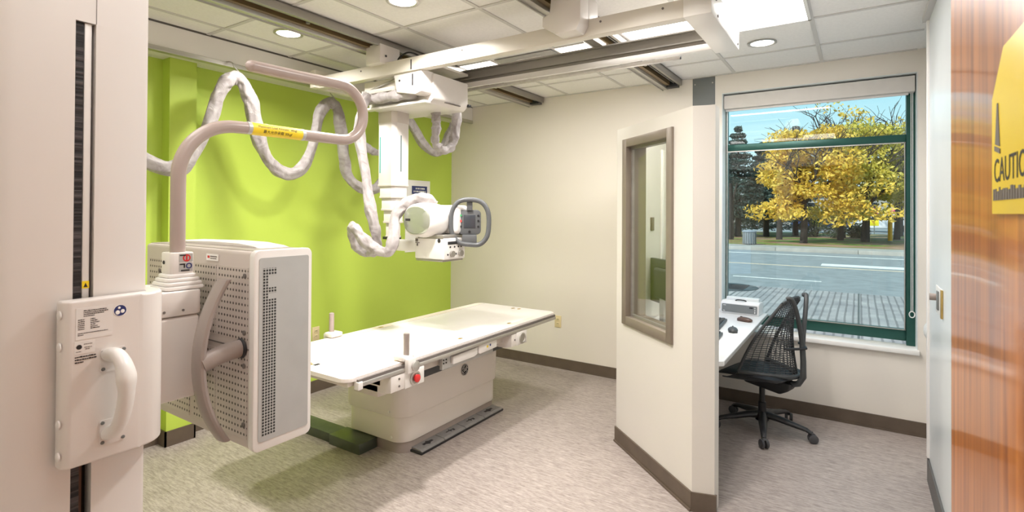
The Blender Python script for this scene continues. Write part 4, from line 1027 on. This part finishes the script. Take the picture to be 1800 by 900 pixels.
def monitor(label, x, y, rz, group='booth monitors'):
    t = thing('computer_monitor', label, 'monitor', (x, y, .76), rz, group)
    b = MB(); b.box(-.012, .022, -.23, .23, .14, .46, .006); hb = b.build('case', 'dark', t, local=True)
    MB().box(.021, .0235, -.218, .218, .155, .447).build('display', 'screen_lit', t, local=True, smooth=False)
    b = MB(); b.box(-.050, -.010, -.12, .12, .18, .40, .02, 3); b.build('rear_shell', 'dark', t, local=True)
    b = MB(); b.box(-.045, -.025, -.03, .03, .01, .28, .004); b.build('stand_neck', 'silver', t, local=True)
    b = MB(); b.rprism(-.12, .07, -.10, .10, 0, .012, r=.03); b.build('stand_foot', 'silver', t, local=True)
    return t
monitor('dark monitor seen from behind through the booth window', -1.13, 3.72, .80)
monitor('monitor with a pale blue screen behind the dark monitor in the booth', -1.16, 4.28, -.35)
bc = MB().box(-1.30, -1.285, 4.10, 4.16, .76, 2.05, .003)
tag(bc.build('cable_raceway', 'white2'), 'white vertical cable cover seen through the booth window', 'cable cover')
wp_ = MB().box(-1.299, -1.292, 3.86, 3.93, 1.42, 1.52, .002)  # added brown square, stands in for a reflection in the booth glass
tag(wp_.build('reflection_patch', 'brownmouse'), 'small brown square standing in for a reflection in the booth window', 'reflection patch')

# ------------------------------------------------------------------ OFFICE CHAIR (front = +X local)
ch = thing('office_chair', 'black mesh-back swivel office chair at the booth desk', 'chair', (-.58, 4.17, 0), math.radians(165))
LC = dict(local=True)
hub = MB(); hub.lathe([(0, .075), (.045, .075), (.050, .10), (.040, .135), (0, .135)]).build('base_hub', 'black', ch, **LC)
for k in range(5):
    a = math.radians(-80-165+72*k); c_, s_ = math.cos(a), math.sin(a)
    R_ = lambda r, z, w=0: (r*c_-w*s_, r*s_+w*c_, z)
    b = MB(); b.tube([R_(.02, .115), R_(.10, .110), R_(.20, .092), R_(.285, .078), R_(.318, .060)], [.034, .030, .024, .019, .015], 12, sub=0, sq=(.75, 1)); lg = b.build('base_leg', 'black', ch, **LC)
    cs_ = MB(); cs_.tube([R_(.318, .075), R_(.318, .045)], .008, 10)
    ax_ = Vector((-s_, c_, 0)); ax_.rotate(Matrix.Rotation(.5, 3, 'Z'))
    o_ = Vector(R_(.325, .030))
    for sgn in (-1, 1):
        cs_.lathe([(0, .006), (.026, .006), (.030, .010), (.030, .022), (.024, .026), (0, .026)], o_, ax_*sgn, 20)
    cs_.tube([o_-ax_*.012+Vector((0, 0, .026)), o_+ax_*.012+Vector((0, 0, .026))], .012, 10)
    cs_.build('caster', 'caster', ch, **LC)
MB().lathe([(.026, .12), (.026, .20), (.019, .205), (.019, .36), (0, .36)], n=20).build('gas_column', 'black', ch, **LC)
b = MB(); b.prism([(-.20, .335), (-.14, .30), (.10, .33), (.16, .385), (.10, .405), (-.10, .40), (-.22, .385)], 'y', -.055, .055, .012, 3); b.build('tilt_mechanism', 'black', ch, **LC)
b = MB(); b.tube([(.06, -.05, .36), (.06, -.20, .365), (.07, -.23, .36)], .007, 8, sub=3); b.build('tilt_lever', 'black', ch, **LC)
# seat: padded, waterfall front
b = MB(); nu, nv = 14, 14; topv = []
def seat_pt(i, j, under):
    u = -1+2*i/nu; v = -1+2*j/nv
    w = .235*(1-.10*max(0, -u)**2); rx = u*.225
    ed = max(abs(u), abs(v))**6
    x = rx+.02; y = v*w*(1-.10*abs(u)**6)
    z = .455-.016*(1-abs(v)**2)-.035*max(0, u)**4-.02*ed
    if under: z = .400+.02*ed-.02*max(0, u)**4
    return (x*(1-.06*abs(v)**6), y, z)
g1 = [[b._v(seat_pt(i, j, 0)) for j in range(nv+1)] for i in range(nu+1)]
g2 = [[b._v(seat_pt(i, j, 1)) for j in range(nv+1)] for i in range(nu+1)]
for i in range(nu):
    for j in range(nv):
        b.bm.faces.new((g1[i][j], g1[i+1][j], g1[i+1][j+1], g1[i][j+1])); b.bm.faces.new((g2[i][j], g2[i][j+1], g2[i+1][j+1], g2[i+1][j]))
for i in range(nu):
    b.bm.faces.new((g1[i][0], g2[i][0], g2[i+1][0], g1[i+1][0])); b.bm.faces.new((g1[i][nv], g1[i+1][nv], g2[i+1][nv], g2[i][nv]))
for j in range(nv):
    b.bm.faces.new((g1[0][j], g1[0][j+1], g2[0][j+1], g2[0][j])); b.bm.faces.new((g1[nu][j], g2[nu][j], g2[nu][j+1], g1[nu][j+1]))
b.build('seat', 'black', ch, angle=60, **LC)
# suspended mesh back
def back_pt(u, v):
    w = .235-.035*v-.055*v*v
    wrap_ = (.27*(1-v)**1.05+.03)
    x = -.235+.03*math.sin(PI*v)+.01*v+wrap_*abs(u)**2
    z = .435+.545*v-.035*abs(u)**2*v+.015*(1-v)*abs(u)
    return Vector((x, u*w, z))
b = MB(); NU, NV = 22, 34
gg = [[b._v(back_pt(-1+2*i/NU, j/NV)) for i in range(NU+1)] for j in range(NV+1)]
for j in range(NV):
    for i in range(NU): b.bm.faces.new((gg[j][i], gg[j][i+1], gg[j+1][i+1], gg[j+1][i]))
mb_ = b.build('mesh_back', 'dark', ch, **LC)
wf = mb_.modifiers.new('strands', 'WIREFRAME'); wf.thickness = .0075; wf.use_replace = True; wf.use_even_offset = False
b = MB()
b.tube([back_pt(-1, v/16) for v in range(17)], .011, 10); b.tube([back_pt(1, v/16) for v in range(17)], .011, 10)
b.tube([back_pt(-1+2*i/12, 1) for i in range(13)], .009, 10); b.tube([back_pt(-1+2*i/16, 0) for i in range(17)], [.016]*17, 10)
b.build('back_rim', 'dark', ch, **LC)
b = MB()
sp = [(-.10, 0, .36), (-.19, 0, .372), (-.245, 0, .39), (-.275, 0, .44), (-.275, 0, .55), (-.268, 0, .66)]
b.tube(sp, [.030, .028, .026, .024, .022, .021], 12, sq=(.8, 1.1))
for s_ in (-1, 1):
    b.tube([(-.270, 0, .63), (-.268, s_*.02, .72), (-.264, s_*.06, .84), (-.256, s_*.105, .94), (-.244, s_*.135, .985), (-.222, s_*.140, .98)], .0155, 12, sub=4, sq=(1, .9))
b.build('y_spine', 'dark', ch, **LC)
# curved lower shell bridging seat and back
b = MB(); sh = []
for j in range(7):
    v = j/6; row = []
    for i in range(13):
        u = -1+2*i/12; p = back_pt(u, 0)
        q = Vector((p.x+.02+.16*v*(1-.3*abs(u)), p.y*(1-.15*v), p.z-.02-.045*math.sin(v*PI/2)))
        row.append(b._v(q if v > 0 else p))
    sh.append(row)
for j in range(6):
    for i in range(12): b.bm.faces.new((sh[j][i], sh[j][i+1], sh[j+1][i+1], sh[j+1][i]))
so = b.build('lower_shell', 'dark', ch, **LC)
sm = so.modifiers.new('thickness', 'SOLIDIFY'); sm.thickness = .008
b = MB(); b.tube([(-.292, -.0, .64), (-.26, -.06, .64), (-.20, -.13, .64)], .009, 8, sub=3); b.tube([(-.292, 0, .64), (-.26, .06, .64), (-.20, .13, .64)], .009, 8, sub=3); b.build('lumbar_strut', 'black', ch, **LC)

# ------------------------------------------------------------------ OUTDOORS
GZ = -.08
struct(MB().box(-60, 60, 4.95, 12.4, -.5, -.02).build('sidewalk', 'walk', smooth=False))
b = MB()
for x in (-4.1, -2.05, 0.0, 2.05): b.box(x-.012, x+.012, 7.6, 12.4, -.03, -.017)
b.box(-20, 20, 7.55, 7.60, -.03, -.017)
struct(b.build('paving_joint', 'base_dark', smooth=False))
struct(MB().box(-20, 20, 4.96, 7.55, -.02, -.012).build('footpath', 'concrete', smooth=False))
struct(MB().box(-80, 80, 12.4, 25.4, -.5, -.10).build('road', 'asphalt', smooth=False))
b = MB(); b.box(-80, 80, 18.6, 18.72, -.1, -.094); struct(b.build('road_centre_line', 'line_y', smooth=False))
b = MB(); b.box(-2.75, -.75, 14.72, 14.80, -.1, -.094); b.box(-1.0, 14, 19.3, 20.0, -.1, -.092); b.box(-80, 80, 23.5, 23.65, -.1, -.094); struct(b.build('road_white_line', 'line_w', smooth=False))
b = MB()
for k in range(-13, 13): b.box(k*3-.01, k*3+2.98, 25.4, 25.75, -.3, .06, .015)
struct(b.build('kerb', 'concrete'))
struct(MB().box(-80, 80, 25.75, 46, -.3, .05).build('grass_verge', 'ground', smooth=False))
struct(MB().box(-80, 80, 46, 90, -.3, .06).build('parking_lot', 'asphalt', smooth=False))
struct(MB().box(-80, 80, 25.75, 27.0, .045, .058).build('kerb_path', 'concrete', smooth=False))
gr = thing('drain_grate', 'dark round iron grate set in the sidewalk outside, at the left of the window', 'grate', (-2.35, 11.9, -.02))
b = MB(); b.lathe([(0, 0), (.62, 0), (.62, .012), (0, .012)], (-2.35, 11.9, -.02)); b.build('plate', 'dark', gr)
b = MB()
for k in range(9): b.box(-2.75, -1.95, 11.5+k*.09, 11.53+k*.09, -.008, .003)
b.build('bars', 'ink', gr, smooth=False)
# waste bin
wb = thing('waste_bin', 'grey slatted waste bin on the verge across the road', 'bin', (-4.3, 26.9, .05))
b = MB(); b.lathe([(.20, 0), (.27, .06), (.28, .60), (0, .60)], (-4.3, 26.9, .058)); b.build('body', 'binmetal', wb)
b = MB()
for k in range(20):
    t = 2*PI*k/20; b.box(-4.3+.285*math.cos(t)-.018, -4.3+.285*math.cos(t)+.018, 26.9+.285*math.sin(t)-.018, 26.9+.285*math.sin(t)+.018, .09, .64)
b.build('slat', 'steelgrey', wb, smooth=False)
b = MB(); b.lathe([(.30, 0), (.32, .03), (.28, .08), (.12, .10), (0, .10)], (-4.3, 26.9, .64)); b.build('lid', 'binmetal', wb)
bo = thing('bollard', 'yellow-orange steel bollard on the verge at the right of the window view', 'bollard', (1.42, 35.0, .05))
b = MB(); b.lathe([(.105, 0), (.105, 1.08), (.085, 1.15), (0, 1.18)], (1.42, 35.0, .05)); b.build('post', 'bollard', bo)
b = MB(); b.lathe([(.14, 0), (.14, .03), (0, .03)], (1.42, 35.0, .05)); b.build('footing', 'concrete', bo)

def leaves(n, blobs, size, seed, droop=0):
    rnd = random.Random(seed); V = []; Fc = []
    for _ in range(n):
        (cx, cy, cz, rx, ry, rz) = rnd.choice(blobs)
        while True:
            p = Vector((rnd.uniform(-1, 1), rnd.uniform(-1, 1), rnd.uniform(-1, 1)))
            if .25 < p.length < 1: break
        c = Vector((cx+p.x*rx, cy+p.y*ry, cz+p.z*rz))
        a = Vector((rnd.gauss(0, 1), rnd.gauss(0, 1), rnd.gauss(0, .5)-droop)).normalized(); q = a.orthogonal().normalized()
        q.rotate(Matrix.Rotation(rnd.uniform(0, 6.28), 3, a)); s = size*rnd.uniform(.6, 1.3); i = len(V)
        V += [c-a*s*.5, c+q*s*.22-a*s*.02, c+a*s*.5, c-q*s*.22-a*s*.02]; Fc.append((i, i+1, i+2, i+3))
    return V, Fc
def leaf_obj(n, blobs, size, seed, m_, parent, droop=0):
    V, Fc = leaves(n, blobs, size, seed, droop); r = root_loc(parent)
    me = bpy.data.meshes.new('foliage'); me.from_pydata([v-r for v in V], [], Fc); me.materials.append(M[m_])
    o = bpy.data.objects.new('foliage', me); COL.objects.link(o); o.parent = parent; return o
def branches(b, p, d, L, r, depth, rnd):
    if depth == 0: return
    q = p+d*L; mid = p+d*L*.5+Vector((rnd.gauss(0, .05), rnd.gauss(0, .05), 0))*L
    b.tube([p, mid, q], [r, r*.85, r*.68], 6 if depth < 3 else 8)
    for k in range(3 if depth > 2 else 2):
        e = (d+Vector((rnd.gauss(0, .55), rnd.gauss(0, .55), rnd.gauss(.12, .25)))).normalized()
        branches(b, q if k else mid, e, L*rnd.uniform(.62, .85), r*.6, depth-1, rnd)
def yellow_tree(label, x, y, trunk_h, blobs, n, seed, m_='leaf_y', tr=.14, L=1.5, group='yellow autumn trees'):
    t = thing('autumn_tree', label, 'tree', (x, y, .05), 0, group)
    rnd = random.Random(seed); b = MB()
    b.tube([(x, y, .05), (x+.05, y, trunk_h*.5), (x, y, trunk_h)], [tr*1.25, tr, tr*.85], 12)
    for k in range(5):
        a = 2*PI*k/5+rnd.uniform(-.3, .3)
        branches(b, Vector((x, y, trunk_h*(.85+.15*(k % 2)))), Vector((math.cos(a)*.75, math.sin(a)*.5, .75)).normalized(), L, tr*.55, 5, rnd)
    b.build('trunk', 'bark', t); leaf_obj(n, blobs, .25, seed, m_, t, .6)
    return t
def layered(x, y, z0, z1, R, seed, k=22, flat=.42):
    rnd = random.Random(seed); B = []
    for i in range(k):
        f = rnd.random()**.8; z = z0+(z1-z0)*f; rr = R*(1-.55*f)*rnd.uniform(.35, 1); a = rnd.uniform(0, 6.28)
        B.append((x+rr*math.cos(a), y+rr*.7*math.sin(a), z-.25*(rr/R)**2, R*rnd.uniform(.22, .36), R*.28, flat*rnd.uniform(.7, 1.3)))
    return B
yellow_tree('bright yellow autumn tree at the centre-left of the window view, nearest the road', -2.30, 30.0, 2.3, layered(-2.0, 30, 1.45, 5.6, 3.1, 11, 52), 9500, 11)
yellow_tree('yellow-green autumn tree right of the bright yellow one', .28, 33.5, 2.2, layered(.45, 33.5, 1.5, 6.1, 3.2, 12, 50), 9500, 12, 'leaf_yg', .17, 1.6)
yellow_tree('yellow autumn tree at the right edge of the window view', 2.9, 36.5, 2.3, layered(2.7, 36.5, 1.7, 5.4, 2.7, 13, 30), 5200, 13, 'leaf_yg', .15, 1.5)
yellow_tree('tall half-bare tree whose twigs rise above the yellow crowns', -.9, 38.0, 3.2, layered(-.9, 38, 4.2, 8.3, 2.4, 14, 18, .5), 900, 14, 'leaf_y', .2, 2.1)
yellow_tree('bare-twigged tree behind the right of the yellow crowns', 2.2, 43.0, 3.4, layered(2.2, 43, 4.0, 7.4, 3.0, 15, 14, .5), 420, 15, 'leaf_y', .2, 2.1)
def conifer(label, x, y, h, R, seed, z0=1.2):
    t = thing('evergreen_tree', label, 'tree', (x, y, .05), 0, 'dark evergreens across the road')
    rnd = random.Random(seed); b = MB(); b.tube([(x, y, .05), (x, y, h*.5), (x, y, h*.98)], [.19, .12, .02], 10)
    B = []; z = z0
    while z < h:
        f = (z-z0)/(h-z0); rr = R*(1-f)**.75+.12
        for k in range(8):
            a = rnd.uniform(0, 6.28); q = rr*rnd.uniform(.5, .95)
            b.tube([(x, y, z), (x+q*math.cos(a), y+q*math.sin(a), z-.05+.1*rnd.random())], [.028, .01], 5)
            B.append((x+q*.65*math.cos(a), y+q*.65*math.sin(a), z+.05, rr*.38, rr*.38, .16+.10*(1-f)))
        z += .42
    b.build('trunk', 'bark', t); leaf_obj(11000, B, .22, seed, 'leaf_d', t)
    return t
conifer('tallest dark evergreen at the left edge of the window view', -7.9, 34.5, 8.0, 2.4, 21, 1.6)
conifer('dark evergreen second from the left of the window view', -6.35, 35.6, 6.9, 2.2, 22, 1.3)
conifer('dark evergreen third from the left, partly behind yellow leaves', -4.9, 36.8, 6.2, 2.3, 23, 1.2)
conifer('slim dark evergreen whose tip shows beside the yellow crown', -3.5, 39.5, 7.3, 1.5, 24, 1.2)
conifer('dark evergreen behind the bright yellow tree', -5.6, 42.0, 6.2, 2.8, 25, .5)
def shrub(label, x, y, R, h, seed):
    t = thing('shrub', label, 'shrub', (x, y, .05), 0, 'dark shrubs across the road')
    rnd = random.Random(seed); b = MB()
    for k in range(7):
        a = rnd.uniform(0, 6.28); b.tube([(x+.1*math.cos(a), y+.1*math.sin(a), .05), (x+R*.5*math.cos(a), y+R*.5*math.sin(a), h*.8)], [.04, .012], 6)
    b.build('stems', 'bark', t); leaf_obj(1500, [(x, y, h*.5, R, R, h*.5), (x-R*.3, y, h*.4, R*.8, R*.8, h*.4)], .15, seed, 'leaf_s', t)
shrub('dark rounded shrub below the yellow-green tree', -.95, 37.4, .95, 2.1, 31)
shrub('dark shrub just right of the bright yellow tree trunk', -2.3, 38.6, .9, 1.9, 32)
shrub('low dark shrub right of the rounded shrub', .05, 38.2, .6, 1.0, 33)
shrub('dark shrub behind the waste bin', -6.9, 38.0, 1.2, 2.2, 34)
for (x, y, h, lab) in ((-3.75, 33.2, 3.2, 'thin dark trunk left of the bright yellow tree'), (-.85, 34.6, 2.6, 'forked dark trunk standing before the rounded shrub'), (1.85, 37.8, 3.2, 'thin dark trunk right of the bollard'), (-6.0, 31.5, 3.2, 'stout dark trunk beside the waste bin')):
    b = MB(); b.tube([(x, y, .04), (x+.04, y, h*.5), (x-.03, y, h)], [.17, .13, .10], 12); b.tube([(x, y, h*.55), (x+.3, y+.1, h)], [.07, .04], 8); b.tube([(x, y, h*.6), (x-.3, y-.1, h*1.02)], [.06, .04], 8)
    tag(b.build('tree_trunk', 'bark'), lab, 'tree trunk', 'dark trunks across the road')
# cars
def car(label, x, y, m_, rz=0):
    t = thing('parked_car', label, 'car', (x, y, .06), rz, 'cars parked beyond the trees')
    b = MB(); b.prism([(-2.2, .30), (-2.15, .75), (-1.4, .92), (-.8, 1.40), (.8, 1.42), (1.5, .98), (2.15, .85), (2.2, .30)], 'y', -.85, .85, .06, 3); b.build('body', m_, t, local=True)
    b = MB(); b.prism([(-1.22, .94), (-.74, 1.34), (.74, 1.36), (1.30, .98)], 'y', -.862, .862, .01); b.build('side_window', 'glass_dark', t, local=True)
    for wx in (-1.35, 1.35):
        for wy in (-.78, .78):
            MB().cyl((wx, wy-.1, .32), (wx, wy+.1, .32), .32, n=20).build('wheel', 'rubber', t, local=True)
    return t
car('white car parked beyond the trees, behind the bollard', 1.8, 52.0, 'car_w')
car('red car parked beyond the trees, left of the white car', -3.0, 58.0, 'car_r')
car('blue car parked beyond the trees, left of the bollard', -2.8, 53.0, 'car_b')
for (x, y, z, w, h, m_, lab, nm) in ((1.10, 62.0, 1.5, .9, .55, 'magenta', 'left one of two small magenta banners beyond the trees', 'banner'), (2.75, 62.0, 1.5, .9, .55, 'magenta', 'right one of two small magenta banners beyond the trees', 'banner'),
                             (.95, 46.5, .65, .55, .42, 'far_sign', 'small yellow sign board left of the bollard', 'sign_board'), (-2.7, 46.5, .5, .9, .7, 'far_sign', 'yellow sign board low behind the bright yellow tree', 'sign_board')):
    t = thing(nm, lab, nm.replace('_', ' '), (x, y, .06), 0, 'banners' if nm == 'banner' else 'sign boards')
    MB().box(x-w/2, x+w/2, y-.02, y+.02, z, z+h, .01).build('board', m_, t)
    MB().cyl((x, y+.03, .06), (x, y+.03, z+h*.6), .03, n=10).build('post', 'alu_dark', t)
# far treeline / low building closing the parking lot
bd = thing('store_building', 'long low pale building far beyond the parking lot', 'building', (0, 75, .06))
MB().box(-40, 40, 74, 84, .06, 3.6).build('wall', 'concrete', bd, smooth=False)
MB().box(-40.3, 40.3, 73.7, 84.3, 3.6, 3.9).build('roof_edge', 'base_dark', bd, smooth=False)
for k in range(-5, 6):
    MB().box(k*6-1.8, k*6+1.8, 73.95, 74.05, .8, 2.8).build('window', 'glass_dark', bd, smooth=False)

# ------------------------------------------------------------------ LIGHT
def area(name, loc, sx, sy, power, col=(1, .95, .88), rot=(0, 0, 0), spread=PI):
    l = bpy.data.lights.new(name, 'AREA'); l.shape = 'RECTANGLE'; l.size = sx; l.size_y = sy; l.energy = power; l.color = col; l.spread = spread
    o = bpy.data.objects.new(name, l); COL.objects.link(o); o.location = loc; o.rotation_euler = rot; return o
def disc_lamp(name, loc, r, power, col=(1, .955, .91)):
    l = bpy.data.lights.new(name, 'AREA'); l.shape = 'DISK'; l.size = r*2; l.energy = power; l.color = col; l.spread = 2.5
    o = bpy.data.objects.new(name, l); COL.objects.link(o); o.location = loc; return o
area('panel_or_fill_lamp', (-.76, 3.275, CZ-.02), 1.0, .56, 19, (1, .98, .97))
area('panel_or_fill_lamp', (-2.515, 3.425, CZ-.02), .27, .27, 8, (1, .97, .93))
area('panel_or_fill_lamp', (-1.665, 3.425, CZ-.02), .25, .27, 8, (1, .97, .93))
disc_lamp('downlight_lamp', (-3.123, 2.072, CZ-.014), .07, 10)
disc_lamp('downlight_lamp', (-2.104, 2.09, CZ-.014), .08, 28)
disc_lamp('downlight_lamp', (-.84, 1.90, CZ-.014), .09, 17)
disc_lamp('downlight_lamp', (-.55, 3.93, CZ-.014), .07, 5)
area('panel_or_fill_lamp', (-.84, .60, CZ-.02), 1.1, .56, 9, (1, .97, .95))  # added fill out of view, brightens the near column
area('panel_or_fill_lamp', (-2.10, .60, CZ-.02), 1.1, .56, 9, (1, .97, .95))  # second added fill out of view, no fixture modelled for it
sun = bpy.data.lights.new('sun', 'SUN'); sun.energy = 4.2; sun.angle = .02; sun.color = (1, .95, .86)
so_ = bpy.data.objects.new('sun', sun); COL.objects.link(so_); so_.rotation_euler = (math.radians(48), 0, math.radians(-28))

w = bpy.data.worlds.new('sky'); scene.world = w; w.use_nodes = True
N, L = w.node_tree.nodes, w.node_tree.links; bg = N['Background']
tc = N.new('ShaderNodeTexCoord'); sp_ = N.new('ShaderNodeSeparateXYZ'); L.new(tc.outputs['Generated'], sp_.inputs[0])
r = N.new('ShaderNodeValToRGB'); e = r.color_ramp.elements
e[0].position = 0.0; e[0].color = (.62, .72, .76, 1); e[1].position = .55; e[1].color = (.16, .40, .55, 1)
x = e.new(.12); x.color = (.42, .64, .70, 1); x = e.new(.25); x.color = (.27, .54, .64, 1)
L.new(sp_.outputs[2], r.inputs[0]); L.new(r.outputs[0], bg.inputs[0]); bg.inputs[1].default_value = 1.25

# ------------------------------------------------------------------ CAMERA
f_px, yaw, pitch, roll, cy = 927., .58152, .00795, .00563, 364.
F0 = Vector((-math.sin(yaw), math.cos(yaw), 0)); R0 = Vector((math.cos(yaw), math.sin(yaw), 0)); U0 = Vector((0, 0, 1))
F = F0*math.cos(pitch)+U0*math.sin(pitch); U = U0*math.cos(pitch)-F0*math.sin(pitch)
R = R0*math.cos(roll)+U*math.sin(roll); U = U*math.cos(roll)-R0*math.sin(roll)
R.normalize(); F.normalize(); U = R.cross(F)
cam = bpy.data.cameras.new('camera'); co = bpy.data.objects.new('camera', cam); COL.objects.link(co)
cam.sensor_width = 36; cam.lens = f_px/1800*36; cam.shift_y = (cy-450)/1800; cam.clip_start = .02; cam.clip_end = 400
co.matrix_world = Matrix(((R.x, U.x, -F.x, 0), (R.y, U.y, -F.y, 0), (R.z, U.z, -F.z, 1.56), (0, 0, 0, 1)))
cam.dof.use_dof = True; cam.dof.focus_distance = 3.2; cam.dof.aperture_fstop = 9
scene.camera = co
vs = scene.view_settings
vs.view_transform = 'Standard'; vs.look = 'None'; vs.gamma = 1; vs.use_curve_mapping = False; vs.exposure = 0.38
scene.cycles.max_bounces = 10; scene.cycles.diffuse_bounces = 5; scene.cycles.transparent_max_bounces = 12
scene.cycles.use_denoising = True
scene.cycles.sample_clamp_indirect = 6
